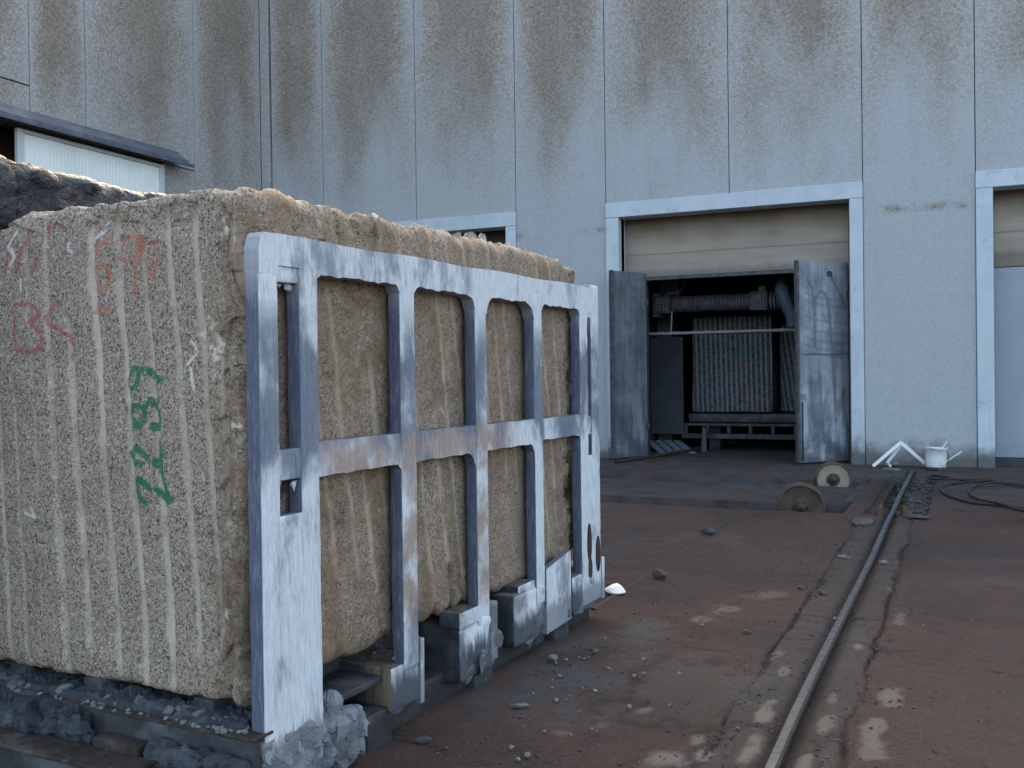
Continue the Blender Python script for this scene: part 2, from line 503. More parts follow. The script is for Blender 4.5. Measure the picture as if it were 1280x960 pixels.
M['buried'] = plain('buried_rail_rust', (0.040, 0.030, 0.026), 0.35, 8.0, 0.85, (0.07, 0.058, 0.05), 0.5)
M['slurry'] = plain('dried_grey_slurry', (0.15, 0.17, 0.19), 0.35, 8.0, 0.85, (0.05, 0.057, 0.065), 0.8, 0.9)
M['slurry_dark'] = plain('damp_dark_slurry', (0.032, 0.039, 0.048), 0.55, 11.0, 0.8, (0.12, 0.132, 0.145), 0.75, 0.9)
M['chip'] = plain('pale_stone_chip', (0.150, 0.158, 0.160), 0.3, 20.0, 0.85, (0.07, 0.073, 0.078), 0.5, 0.6)
M['chip_dark'] = plain('grey_blue_stone', (0.060, 0.057, 0.056), 0.4, 16.0, 0.85, (0.15, 0.145, 0.14), 0.5, 0.6)
M['sun_patch'] = plain('sun_patch_white', (0.86, 0.83, 0.78), 0.08, 20.0, 0.7, bump=0.3)  # brightness of a sunlit patch put into the chip's colour
M['rail_top'] = None
def rail_mat():
    g = NT('worn_rail_steel', 0.45, 0.15, 0.4)
    co = g.coord(); nz = g.sep(g.coord("Normal"))[2]
    st = g.noise(g.map(co, (60, 2.0, 60)), 1.0, 6, 0.75)
    spot = g.noise(co, 22.0, 5, 0.7)
    top = g.ramp(st, [(0.3, (0.026, 0.032, 0.041)), (0.55, (0.050, 0.060, 0.075)), (0.8, (0.10, 0.112, 0.130))])
    top = g.mix(g.step(spot, 0.58, 0.70, 0, 0.7), top, (0.028, 0.024, 0.022))
    side = g.ramp(spot, [(0.3, (0.016, 0.012, 0.010)), (0.6, (0.042, 0.028, 0.021)), (0.8, (0.075, 0.055, 0.042))])
    c = g.mix(g.step(nz, 0.75, 0.95), side, top)
    return g.done(c, g.step(spot, 0.45, 0.7, 0.36, 0.8), g.bump(spot, 0.4, 0.004))
M['rail_top'] = rail_mat()
M['wheel_rust'] = plain('brown_cast_wheel', (0.060, 0.045, 0.034), 0.35, 7.0, 0.7, (0.13, 0.10, 0.07), 0.6, 0.3)
M['wheel_sand'] = plain('sand_coloured_wheel_face', (0.24, 0.212, 0.165), 0.18, 6.0, 0.8, (0.22, 0.19, 0.15), 0.6, 0.25)
M['white_metal'] = plain('chipped_white_enamel', (0.72, 0.745, 0.75), 0.06, 9.0, 0.6, (0.40, 0.39, 0.37), 0.5, 0.2)
M['bucket'] = plain('white_plastic_bucket', (0.58, 0.63, 0.66), 0.10, 7.0, 0.6, (0.22, 0.23, 0.23), 0.8, 0.2)
M['bucket_in'] = plain('dirty_bucket_filling', (0.09, 0.085, 0.08), 0.5, 18.0)
M['cable'] = plain('black_rubber_cable', (0.022, 0.022, 0.024), 0.3, 9.0, 0.7, (0.10, 0.09, 0.08), 0.5)
M['blue_plastic'] = plain('dull_blue_plastic', (0.035, 0.055, 0.09), 0.35, 7.0, 0.6, (0.03, 0.04, 0.06), 0.6)
M['green_plastic'] = plain('green_plastic', (0.03, 0.16, 0.05), 0.2, 7.0, 0.6)
M['saw_metal'] = plain('slurry_caked_machine', (0.055, 0.06, 0.068), 0.5, 9.0, 0.6, (0.12, 0.125, 0.13), 0.5, 0.4)
M['plank'] = plain('pale_slurry_boards', (0.16, 0.19, 0.235), 0.25, 6.0, 0.8, (0.10, 0.11, 0.13), 0.5)
M['copper'] = plain('rust_orange_bracket', (0.10, 0.055, 0.036), 0.4, 14.0, 0.85, (0.08, 0.07, 0.06), 0.6)

def coated_steel(name, rustz=0.0):
    """steel splashed with pale stone slurry: paler on the outer face, darker on the edges"""
    g = NT(name, 0.68, 0, 0.35)
    co = g.coord(); z = g.sep(co)[2]; s = g.sep(co)[0]
    nrm = g.sep(g.coord("Normal"))
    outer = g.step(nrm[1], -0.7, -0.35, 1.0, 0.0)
    streak = g.noise(g.map(co, (75, 75, 9.0)), 1.0, 6, 0.80)
    blot = g.noise(g.map(co, (1.9, 1.9, 1.0)), 1.5, 6, 0.62, 0.35)
    fleck = g.noise(co, 55.0, 5, 0.75)
    pale = g.ramp(streak, [(0.25, (0.30, 0.345, 0.39)), (0.5, (0.485, 0.54, 0.585)), (0.75, (0.68, 0.715, 0.745))])
    bare = g.ramp(streak, [(0.3, (0.060, 0.080, 0.115)), (0.62, (0.14, 0.175, 0.225)), (0.85, (0.40, 0.44, 0.48))])
    brown = g.ramp(streak, [(0.3, (0.20, 0.155, 0.13)), (0.6, (0.33, 0.275, 0.245)), (0.85, (0.48, 0.46, 0.46))])
    band = g.math('MULTIPLY', g.step(g.math('ADD', z, g.math('MULTIPLY', g.math('SUBTRACT', blot, 0.5), 0.9)), 2.02, 1.86), g.step(g.math('ADD', z, g.math('MULTIPLY', g.math('SUBTRACT', blot, 0.5), 1.2)), 1.25, 1.45))
    c = g.mix(g.math('MULTIPLY', band, g.step(g.math('ADD', g.math('MULTIPLY', blot, 0.7), g.math('MULTIPLY', streak, 0.3)), 0.40, 0.52, 0.10, 0.95)), pale, bare)
    bz = g.math('MULTIPLY', g.step(z, 1.52, 1.36), g.step(g.math('ADD', z, g.math('MULTIPLY', blot, 0.5)), 0.62, 0.80))
    bs = g.math('MULTIPLY', g.step(s, 0.30, 0.45), g.step(s, 2.35, 1.8))
    c = g.mix(g.math('MULTIPLY', g.math('MULTIPLY', bz, bs), g.step(g.noise(co, 4.0, 5, 0.6), 0.38, 0.58)), c, brown)
    c = g.mix(g.step(fleck, 0.58, 0.70, 0.0, 0.5), c, (0.17, 0.185, 0.21))
    worn = g.noise(g.map(co, (3.0, 3.0, 1.2)), 1.0, 7, 0.72, 0.2)
    c = g.mix(g.step(worn, 0.50, 0.66, 0.0, 0.75), c, bare)
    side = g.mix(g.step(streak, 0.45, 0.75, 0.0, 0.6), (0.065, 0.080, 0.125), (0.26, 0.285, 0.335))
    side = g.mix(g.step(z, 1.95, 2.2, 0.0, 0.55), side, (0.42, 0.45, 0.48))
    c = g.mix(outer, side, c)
    foot = g.step(g.math('ADD', z, g.math('MULTIPLY', g.math('SUBTRACT', streak, 0.5), 0.22)), 0.30, 0.24)
    c = g.mix(g.math('MULTIPLY', foot, 0.8), c, (0.15, 0.175, 0.20))
    return g.done(c, None, g.bump(g.math('ADD', g.math('MULTIPLY', streak, 0.7), fleck), 0.5, 0.006))
M['coated'] = coated_steel('slurry_coated_steel')

def beam_mat():
    g = NT('streaked_beam', 0.75, 0, 0.3)
    co = g.coord(); z = g.sep(co)[2]; b = g.sep(co)[1]; s = g.sep(co)[0]
    nrm = g.sep(g.coord("Normal"))
    streak = g.noise(g.map(co, (30, 30, 2.0)), 1.0, 5, 0.7)
    blot = g.noise(co, 3.2, 6, 0.65)
    c = g.ramp(blot, [(0.38, (0.014, 0.016, 0.020)), (0.58, (0.036, 0.042, 0.050)), (0.78, (0.12, 0.135, 0.15))])
    c = g.mix(g.math('MULTIPLY', g.step(b, 0.20, 0.10), g.math('MULTIPLY', g.step(streak, 0.35, 0.6, 0.15, 0.9), g.step(s, 1.35, 1.2))), c, (0.20, 0.155, 0.10))
    c = g.mix(g.math('MULTIPLY', g.step(b, 0.30, 0.02), g.step(streak, 0.60, 0.72)), c, (0.05, 0.048, 0.045))
    outer = g.step(nrm[1], -0.75, -0.4, 1.0, 0.0)
    c = g.mix(outer, c, g.mix(g.step(g.math('ADD', z, g.math('MULTIPLY', g.math('SUBTRACT', streak, 0.5), 0.25)), 0.33, 0.22), g.mix(g.step(blot, 0.40, 0.60), (0.52, 0.57, 0.61), (0.18, 0.21, 0.24)), (0.060, 0.074, 0.090)))
    top = g.step(nrm[2], 0.6, 0.85)
    c = g.mix(g.math('MULTIPLY', top, 0.8), c, g.mix(g.step(g.noise(co, 12, 5), 0.42, 0.6), (0.085, 0.058, 0.038), (0.12, 0.12, 0.115)))
    return g.done(c, None, g.bump(g.noise(co, 40, 5, 0.7), 0.6, 0.008))
M['beam'] = beam_mat()

def ground_mat():
    g = NT('red_brown_yard_floor', 0.85, 0, 0.3)
    co = g.coord()
    a = g.attr("geo"); A = g.rgb(a["Color"])
    n1 = g.noise(co, 0.55, 7, 0.66, 0.4)
    n2 = g.noise(g.map(co, (1, 1, 1), (13, 5, 0)), 2.6, 7, 0.68, 0.3)
    n3 = g.noise(co, 30.0, 6, 0.78)
    c = g.ramp(n1, [(0.30, (0.038, 0.0265, 0.023)), (0.50, (0.069, 0.041, 0.033)), (0.70, (0.104, 0.055, 0.041))])
    c = g.mix(g.step(n2, 0.50, 0.70, 0, 0.65), c, (0.062, 0.050, 0.044))
    c = g.mix(g.step(n2, 0.46, 0.30, 0, 0.8), c, (0.032, 0.026, 0.024))
    c = g.mix(g.step(n3, 0.54, 0.70, 0, 0.7), c, (0.115, 0.092, 0.080))
    c = g.mix(g.step(n3, 0.46, 0.32, 0, 0.75), c, (0.018, 0.015, 0.0145))
    gv = g.n("ShaderNodeTexVoronoi", {"Vector": co, "Scale": 46.0}, feature='F1')
    keep = g.step(g.rgb(gv.outputs["Color"])[0], 0.80, 0.84)
    peb = g.math('MULTIPLY', g.step(gv.outputs["Distance"], 0.34, 0.20), keep)
    tone = g.rgb(gv.outputs["Color"])[1]
    c = g.mix(g.math('MULTIPLY', peb, 0.75), c, g.mix(tone, (0.020, 0.018, 0.018), (0.15, 0.135, 0.12)))
    c = g.mix(g.step(g.noise(co, 120.0, 4, 0.75), 0.50, 0.66, 0, 0.55), c, (0.105, 0.088, 0.078))
    c = g.mix(g.step(g.noise(g.map(co, (1, 1, 1), (3, 7, 0)), 95.0, 4, 0.75), 0.48, 0.34, 0, 0.6), c, (0.015, 0.0125, 0.012))
    c = g.mix(g.math('MULTIPLY', A[2], 0.85), c, g.mix(n3, (0.050, 0.042, 0.038), (0.098, 0.080, 0.070)))      # bare concrete strip
    c = g.mix(g.math('MULTIPLY', A[1], g.step(n2, 0.40, 0.60)), c, g.mix(n3, (0.038, 0.043, 0.050), (0.090, 0.097, 0.108)))  # dried stone slurry
    c = g.mix(g.math('MULTIPLY', A[0], g.step(n3, 0.25, 0.5, 0.55, 0.95)), c, (0.225, 0.205, 0.175))           # sunlit patches, painted in
    c = g.mix(g.math('MULTIPLY', a["Alpha"], 0.9), c, (0.013, 0.011, 0.0105))                                  # dirt packed in cracks
    wet = g.math('MULTIPLY', A[1], g.step(n1, 0.42, 0.56))
    rough = g.math('SUBTRACT', 0.92, g.math('MULTIPLY', wet, 0.30))
    h = g.math('ADD', g.math('MULTIPLY', n3, 0.6), g.math('ADD', g.math('MULTIPLY', peb, 0.5), g.math('ADD', g.math('MULTIPLY', g.noise(co, 110, 4, 0.75), 0.6), n2)))
    return g.done(c, rough, g.bump(h, 1.0, 0.03))
M['ground'] = ground_mat()

def leaf_mat(name, k):
    g = NT(name, 0.62, 0, 0.3)
    co = g.coord(); z = g.sep(co)[2]
    A = g.rgb(g.attr("paint")["Color"])
    streak = g.noise(g.map(co, (9, 9, 0.7)), 1.0, 6, 0.68)
    blot = g.noise(co, 2.2, 6, 0.62, 0.3)
    c = g.ramp(g.math('ADD', g.math('MULTIPLY', streak, 0.45), g.math('MULTIPLY', blot, 0.55)),
               [(0.34, tuple(k * v for v in (0.10, 0.125, 0.155))), (0.50, tuple(k * v for v in (0.22, 0.255, 0.295))), (0.68, tuple(k * v for v in (0.42, 0.46, 0.50)))])
    low = g.math('MULTIPLY', g.step(z, 1.5, 0.5), g.step(streak, 0.46, 0.60))
    c = g.mix(g.math('MULTIPLY', low, 0.65), c, tuple(k * v for v in (0.46, 0.52, 0.58)))
    foot = g.step(g.math('ADD', z, g.math('MULTIPLY', g.math('SUBTRACT', g.noise(co, 2.8, 4), 0.5), 1.5)), 0.15, 0.5, 0.85, 0.0)
    c = g.mix(foot, c, (0.055, 0.07, 0.095))
    c = g.mix(g.math('MULTIPLY', A[0], 0.6), c, (0.055, 0.065, 0.085))
    return g.done(c, None, g.bump(blot, 0.3, 0.02))
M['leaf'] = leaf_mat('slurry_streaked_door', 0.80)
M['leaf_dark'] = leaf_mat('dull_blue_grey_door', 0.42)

GREEN = [[(0.74, 1.754), (0.769, 1.732), (0.783, 1.705), (0.778, 1.674), (0.758, 1.661), (0.734, 1.674), (0.723, 1.704), (0.72, 1.735), (0.735, 1.75)], [(0.74, 1.747), (0.695, 1.743)], [(0.669, 1.741), (0.642, 1.717), (0.594, 1.694)], [(0.75, 1.59), (0.767, 1.559), (0.763, 1.532), (0.738, 1.505), (0.717, 1.499), (0.698, 1.526), (0.684, 1.556), (0.692, 1.581), (0.722, 1.59), (0.75, 1.59)], [(0.733, 1.515), (0.712, 1.505)], [(0.683, 1.553), (0.676, 1.59), (0.658, 1.615), (0.636, 1.593), (0.614, 1.563), (0.609, 1.53), (0.615, 1.497), (0.641, 1.497)], [(0.644, 1.508), (0.612, 1.494)], [(0.675, 1.37), (0.708, 1.394), (0.743, 1.41), (0.766, 1.389), (0.758, 1.36), (0.739, 1.34), (0.715, 1.337)], [(0.612, 1.436), (0.608, 1.392), (0.611, 1.347), (0.607, 1.319)], [(0.638, 1.352), (0.621, 1.339)], [(0.662, 1.236), (0.687, 1.259), (0.725, 1.279), (0.743, 1.257), (0.74, 1.222), (0.718, 1.194), (0.689, 1.175)], [(0.606, 1.312), (0.594, 1.27), (0.58, 1.229), (0.567, 1.191), (0.553, 1.192)], [(0.631, 1.237), (0.595, 1.197), (0.567, 1.188)]]
RED = [[(1.477, 2.407), (1.502, 2.347), (1.525, 2.272), (1.528, 2.218)], [(1.356, 2.405), (1.374, 2.361), (1.422, 2.303), (1.464, 2.237), (1.456, 2.222)], [(1.315, 2.251), (1.333, 2.214), (1.356, 2.185)], [(1.233, 2.41), (1.257, 2.352)], [(1.474, 2.054), (1.382, 2.052), (1.315, 2.024), (1.305, 1.994), (1.379, 1.97), (1.328, 1.942), (1.284, 1.91), (1.291, 1.85), (1.376, 1.837), (1.462, 1.843), (1.478, 1.901), (1.47, 2.008), (1.461, 2.038)], [(1.176, 2.048), (1.237, 2.029), (1.26, 1.985), (1.25, 1.954), (1.184, 1.937), (1.131, 1.898), (1.1, 1.846), (1.122, 1.802)], [(0.69, 2.309), (0.691, 2.253)], [(0.644, 2.278), (0.586, 2.28)], [(0.882, 2.162), (0.874, 2.143)]]
ORANGE = [[(0.868, 2.312), (0.931, 2.284), (0.963, 2.235), (0.965, 2.163), (0.946, 2.096), (0.915, 2.084), (0.878, 2.122), (0.872, 2.165), (0.902, 2.199), (0.954, 2.191)], [(0.708, 2.311), (0.777, 2.309), (0.803, 2.275)], [(0.819, 2.233), (0.78, 2.209), (0.709, 2.226), (0.69, 2.306)], [(0.708, 2.311), (0.72, 2.184), (0.723, 2.071)], [(0.602, 2.212), (0.613, 2.156), (0.662, 2.135)], [(0.979, 1.996), (0.881, 2.01)], [(0.757, 1.966), (0.756, 1.944)], [(0.626, 2.02), (0.587, 2.022)], [(0.694, 2.246), (0.685, 2.21)]]
WHITE = [[(0.877, 2.374), (0.962, 2.308)], [(1.11, 2.308), (1.122, 2.283), (1.09, 2.266)], [(1.466, 2.383), (1.513, 2.341), (1.469, 2.276), (1.498, 2.255)], [(1.431, 2.167), (1.432, 2.121)], [(0.423, 1.862), (0.388, 1.812), (0.447, 1.764)], [(0.429, 1.747), (0.413, 1.664)], [(1.416, 1.101), (1.35, 1.086), (1.371, 1.122)]]

# ================================================================== GROUND
T1 = (12.42, 13.55)          # floor trenches crossing the yard, Y from - to
T2 = (15.72, 16.45)
TX = (-14.2, -1.30)
def cuts(lst):
    out = []
    for a, b, d in lst:
        out += list(np.arange(a, b - 1e-6, d))
    return out
gx = np.array(sorted(set(np.round(cuts([(-15.5, -6.0, 0.16), (-6.0, -2.7, 0.06), (-2.7, -1.2, 0.026), (-1.2, -0.3, 0.013), (-0.3, 0.6, 0.03), (0.6, 12.6, 0.25)])
                     + [TX[0], TX[0] + 0.02, TX[1], TX[1] + 0.02], 4))))
gy = np.array(sorted(set(np.round(cuts([(-4, 2.5, 0.4), (2.5, 8.5, 0.027), (8.5, 12.2, 0.04), (12.2, 16.8, 0.05), (16.8, 19.0, 0.08), (19.0, 28.0, 0.5)])
                     + [T1[0], T1[0] + 0.02, T1[1], T1[1] + 0.02, T2[0], T2[0] + 0.02, T2[1], T2[1] + 0.02], 4))))
GX, GY = np.meshgrid(gx, gy, indexing='ij')
gp = np.stack([GX.ravel(), GY.ravel(), np.zeros(GX.size)], -1)
X_, Y_ = gp[:, 0], gp[:, 1]
lowf = fbm(gp, 0.8, 4, 3); med = fbm(gp, 4.0, 4, 4, 0.6)
hi = fbm(gp, 9.0, 4, 5)
Z_ = 0.020 * lowf + 0.008 * med + 0.0075 * hi
Z_ *= sstep(Y_, 19.0, 18.4)
crack = np.zeros(len(gp)); bare = np.zeros(len(gp)); pale = np.zeros(len(gp)); slur = np.zeros(len(gp))
# concrete strip that carries the right-hand rail
RX = -0.75
wob = 0.03 * fbm(gp * np.array([0, 1, 0]), 1.6, 4, 9) + 0.030 * fbm(gp, 6, 4, 10, 0.65)
instrip = (X_ > -1.06 + wob) & (X_ < -0.50 + wob) & (Y_ < 12.1)
bare[instrip] = 0.8
for x0 in (-1.06, -0.50):
    d = np.abs(X_ - x0 - wob)
    w = 0.013 + 0.022 * np.clip(fbm(gp, 3.5, 4, 12 + int(x0 * 10)), -0.35, 1)
    k = np.exp(-(d / w) ** 2) * (Y_ < 12.2) * (0.45 + 0.55 * sstep(fbm(gp, 1.1, 2, 31), -0.3, 0.2))
    Z_ -= 0.030 * k * (1 + .5 * hi); crack = np.maximum(crack, k * (.75 + .5 * hi))
d = np.abs(X_ - RX)
gut = np.exp(-(np.maximum(d - 0.045, 0) / 0.035) ** 2) * (Y_ < 17.9)
Z_ -= 0.028 * gut; crack = np.maximum(crack, 0.75 * gut * (d < 0.13))
for k_, yc in enumerate(np.cumsum([4.0] + [0.62 + 0.55 * random.random() for _ in range(10)])):
    dd = np.abs(Y_ - yc - 0.5 * (X_ - RX) * (random.random() - 0.5) - 0.05 * fbm(gp, 6, 3, 40 + k_))
    k = np.exp(-(dd / 0.011) ** 2) * instrip * (random.random() > 0.25)
    Z_ -= 0.018 * k; crack = np.maximum(crack, 0.8 * k)
# broken skin of concrete left of the strip
q2 = np.stack([X_, Y_], -1)
sk = np.hypot((X_ + 1.36) / 0.34, (Y_ - 5.25) / 0.55) + 0.75 * fbm(gp, 4.2, 5, 55, 0.6)
skin = sstep(sk, 1.02, 0.97)
Z_ += 0.008 * skin; bare = np.maximum(bare, 0.45 * skin)
rim = np.exp(-((sk - 1.06) / 0.05) ** 2); crack = np.maximum(crack, 0.55 * rim * sstep(fbm(gp, 3, 2, 56), -.2, .2)); Z_ -= 0.008 * rim
for seed, thr in ((61, 0.012), (67, 0.010)):
    f = fbm(gp, 0.9, 4, seed)
    k = np.exp(-(f / thr) ** 2) * sstep(fbm(gp, 0.7, 2, seed + 3), 0.05, 0.35) * (Y_ > 2.4) * (Y_ < 12)
    Z_ -= 0.010 * k; crack = np.maximum(crack, 0.55 * k)
# soft-edged patches of sunlight painted into the floor colour
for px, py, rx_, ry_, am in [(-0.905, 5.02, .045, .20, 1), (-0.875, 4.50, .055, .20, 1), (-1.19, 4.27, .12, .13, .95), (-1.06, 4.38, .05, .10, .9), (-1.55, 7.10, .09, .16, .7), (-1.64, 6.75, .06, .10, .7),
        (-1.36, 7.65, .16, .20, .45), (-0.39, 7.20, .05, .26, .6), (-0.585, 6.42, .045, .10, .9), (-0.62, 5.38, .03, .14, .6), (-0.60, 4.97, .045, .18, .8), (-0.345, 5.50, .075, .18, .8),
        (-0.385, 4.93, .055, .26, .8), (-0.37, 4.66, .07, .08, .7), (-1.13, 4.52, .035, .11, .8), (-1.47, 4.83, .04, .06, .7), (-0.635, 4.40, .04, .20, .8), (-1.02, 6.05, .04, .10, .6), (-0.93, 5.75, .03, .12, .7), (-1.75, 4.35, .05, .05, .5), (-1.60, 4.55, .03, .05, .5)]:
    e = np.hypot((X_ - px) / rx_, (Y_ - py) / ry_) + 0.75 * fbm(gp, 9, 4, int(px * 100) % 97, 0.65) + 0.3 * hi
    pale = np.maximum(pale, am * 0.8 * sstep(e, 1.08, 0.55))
# trenches
inT = ((Y_ > T1[0] + 0.01) & (Y_ < T1[1] + 0.01) | (Y_ > T2[0] + 0.01) & (Y_ < T2[1] + 0.01)) & (X_ > TX[0] + 0.01) & (X_ < TX[1] + 0.01)
Z_[inT] -= 0.40
tback = (X_ < -1.4) & (Y_ > T1[1])
Z_ -= np.where(tback & ~inT & (Y_ < 17.2), 0.05 * sstep(Y_, 17.2, 16.8), 0)
# sunken gravelly bed along the far end of the rail
bed = (X_ > -1.02) & (X_ < -0.36) & (Y_ > 12.45) & (Y_ < 17.2)
Z_ -= np.where(bed, 0.07 + 0.02 * hi, 0)
slur = np.maximum(slur, 0.9 * bed)
# grey-blue slurry washed out near the gates and around the trolley
slur = np.maximum(slur, 0.95 * sstep(Y_ + 1.6 * lowf, 14.5, 17.6) * (0.5 + 0.5 * sstep(fbm(gp, 1.1, 4, 77), -0.2, 0.3)))
slur = np.maximum(slur, 0.75 * sstep(Y_, 13.0, 13.7) * (X_ < -1.3))
slur = np.maximum(slur, 0.8 * sstep(np.hypot((X_ + 1.95) / 0.5, (Y_ - 5.3) / 1.5) + 0.7 * fbm(gp, 2.6, 4, 81), 1.0, 0.35))
slur = np.maximum(slur, 0.45 * sstep(fbm(gp, 0.9, 5, 83), 0.28, 0.5))
n0, n1 = GX.shape
idx = np.arange(n0 * n1).reshape(n0, n1)
gq = np.stack([idx[:-1, :-1], idx[1:, :-1], idx[1:, 1:], idx[:-1, 1:]], -1).reshape(-1, 4)
gp[:, 2] = Z_
far = [(-400, -400), (400, -400), (400, 400), (-400, 400)]
cor = [(gx[0], gy[0]), (gx[-1], gy[0]), (gx[-1], gy[-1]), (gx[0], gy[-1])]
nb = len(gp)
gp = np.vstack([gp, np.array([(x, y, -0.02) for x, y in far]), np.array([(x, y, -0.02) for x, y in cor])])
ring = np.array([[nb + i, nb + (i + 1) % 4, nb + 4 + (i + 1) % 4, nb + 4 + i] for i in range(4)])
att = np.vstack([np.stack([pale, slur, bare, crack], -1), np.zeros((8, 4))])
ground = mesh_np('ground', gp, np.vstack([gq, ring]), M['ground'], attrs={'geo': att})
tag(ground, kind='structure')

# ================================================================== FACTORY (back wall with three gates)
H = 13.0
YW = 19.0
fac = thing('factory_building', (-6.0, YW, 0), 0, 'tall grey pebbled concrete factory wall with three framed gate openings', 'building')
def fp(x0, x1, y0, y1, z0, z1, name, mat, r=0.008):
    """part of the factory: its own origin at the floor under its middle"""
    xc = (x0 + x1) / 2
    o = box(name, x0 - xc, x1 - xc, y0, y1, z0, z1, M[mat], fac, r=r)
    o.location = (xc + 6.0, 0, 0)
    return o
GAP = 0.007
gates = [(-13.28, -8.45), (-6.47, -1.58), (0.27, 5.12)]
TOP = 5.12
for k, (g0, g1) in enumerate(gates):
    m = {-13.28: -10.84, -6.47: -3.99, 0.27: 2.70}[g0]
    fp(g0 + GAP, m - GAP, 0, 0.14, TOP, H, 'wall_panel', 'wall')
    fp(m + GAP, g1 - GAP, 0, 0.14, TOP, H, 'wall_panel', 'wall')
for a, b in ((-14.72, -13.28), (-8.45, -6.47), (-1.58, 0.27), (5.12, 7.1), (7.1, 9.5), (9.5, 12.0)):
    fp(a + GAP, b - GAP, 0, 0.14, -0.05, H, 'wall_panel', 'wall')
fp(-15.0, -14.75, -0.035, 0.10, -0.05, H, 'corner_strip', 'wing')
for a, b, z0 in ((-15.2, -13.0, -.05), (-8.7, -6.2, -.05), (-1.85, 0.5, -.05), (4.9, 12.0, -.05), (-13.0, -8.7, 5.0), (-6.2, -1.85, 5.0), (0.5, 4.9, 5.0)):
    fp(a, b, 0.15, 0.34, z0, H - 0.02, 'backing_wall', 'dark_gap')
# smooth surrounds: two jambs and a lintel each
for g0, g1 in gates:
    w = 0.27
    fp(g0, g0 + w, -0.045, 0.42, -0.04, TOP - 0.295, 'gate_jamb', 'surround', 0.012)
    fp(g1 - w + 0.04, g1, -0.045, 0.42, -0.04, TOP - 0.295, 'gate_jamb', 'surround', 0.012)
    fp(g0 - 0.002, g1 + 0.002, -0.048, 0.42, TOP - 0.292, TOP, 'gate_lintel', 'surround', 0.012)
# what fills the gates
# left: header coloured dark for its deep shadow, shut gate below
fp(-13.1, -8.6, 0.62, 0.78, 3.55, 5.0, 'header_panel', 'header_shaded')
fp(-13.1, -8.6, 0.66, 0.80, 0.0, 3.54, 'gate_panel', 'lower_gate')
# middle: header over the open saw room
fp(-6.3, -1.7, 0.50, 0.70, 3.66, 5.05, 'header_panel', 'header')
fp(-6.3, -1.7, 0.46, 0.54, 3.585, 3.655, 'header_beam', 'saw_metal')
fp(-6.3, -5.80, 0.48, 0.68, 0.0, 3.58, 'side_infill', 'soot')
# right: beige header over grey shut gate
fp(0.35, 5.0, 0.50, 0.66, 3.50, 5.0, 'header_panel', 'header')
fp(0.35, 5.0, 0.48, 0.66, 0.14, 3.485, 'gate_panel', 'lower_gate')
fp(0.35, 5.0, 0.40, 0.66, -0.03, 0.13, 'gate_sill', 'soot')
# shell: roof, back, end wall, saw room
fp(-15.2, 12.0, 0.36, 12.0, H - 0.3, H - 0.05, 'roof', 'shell')
fp(-15.2, 12.0, 11.8, 12.05, -0.05, H - 0.32, 'rear_wall', 'shell')
fp(11.8, 12.0, 0.36, 11.78, -0.05, H - 0.32, 'end_wall', 'shell')
fp(-15.4, -15.22, 0.55, 12.0, -0.05, H - 0.32, 'end_wall', 'shell')
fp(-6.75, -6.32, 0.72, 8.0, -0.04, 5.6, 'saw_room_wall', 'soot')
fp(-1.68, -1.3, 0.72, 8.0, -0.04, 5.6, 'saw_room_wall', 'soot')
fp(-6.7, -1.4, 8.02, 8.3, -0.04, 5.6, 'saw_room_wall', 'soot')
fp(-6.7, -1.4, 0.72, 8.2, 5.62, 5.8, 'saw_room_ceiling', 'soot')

# steel door leaves of the saw room, swung outwards
def leaf(hx, hy, fx, fy, z0, z1, mat, strokes, label):
    L = math.hypot(fx - hx, fy - hy); ang = math.atan2(fy - hy, fx - hx)
    lo, hi_ = (0, -0.03, z0), (L, 0.03, z1)
    cs = [np.concatenate([[0, .01], np.linspace(.03, L - .03, int(L / .02)), [L - .01, L]]), np.array([-.03, -.02, .02, .03]), np.concatenate([[z0, z0 + .01], np.linspace(z0 + .03, z1 - .03, int((z1 - z0) / .02)), [z1 - .01, z1]])]
    v, f = gridbox(cs)
    v, d = roundify(v, lo, hi_, 0.008)
    v[:, 1] += 0.012 * np.sin(v[:, 2] * 1.7) * v[:, 0] / L          # slightly buckled sheet
    q = np.stack([1 - v[:, 0] / L, (v[:, 2] - z0) / (z1 - z0)], -1) * np.array([L, z1 - z0])
    m = np.zeros(len(v))
    for s_, wd, am in strokes:
        s_ = [(a * L, b * (z1 - z0)) for a, b in s_]
        m = np.maximum(m, am * sstep(seg_dist(q, s_) + 0.008 * fbm(v, 12, 2), wd, wd * 0.4))
    pc = np.zeros((len(v), 4)); pc[:, 0] = m
    o = mesh_np('door_leaf', v, f, M[mat], fac, attrs={'paint': pc})
    o.location = (hx + 6.0, hy - YW, 0); o.rotation_euler = (0, 0, ang)
    o["label"] = label
    lo_ = box('edge_stile', L - 0.035, L + 0.012, -0.05, 0.05, z0, z1 + 0.01, M['saw_metal'], o, r=0.006)
    box('hinge', -0.03, 0.05, -0.055, 0.055, z1 * 0.82, z1 * 0.82 + 0.14, M['saw_metal'], o)
    box('hinge', -0.03, 0.05, -0.055, 0.055, z1 * 0.15, z1 * 0.15 + 0.14, M['saw_metal'], o)
    return o, L
scr = []
def Z8(pts): return [((x - 52 - 23 * (y - 50) / 850) / 222.0, 1 - (y - 60) / 830.0) for x, y in pts]
for pts in ([(135, 410), (132, 220), (155, 182), (180, 195), (200, 290), (213, 460), (230, 680)], [(100, 140), (120, 170), (128, 260)], [(200, 120), (240, 190), (268, 250)]):
    scr.append((Z8(pts), 0.045, 0.95))
for y in (205, 235, 300, 345, 385, 418, 440):
    scr.append((Z8([(90, y - 15), (150, y + 4), (200, y + 10), (283, y + 18)]), 0.035, 0.6))
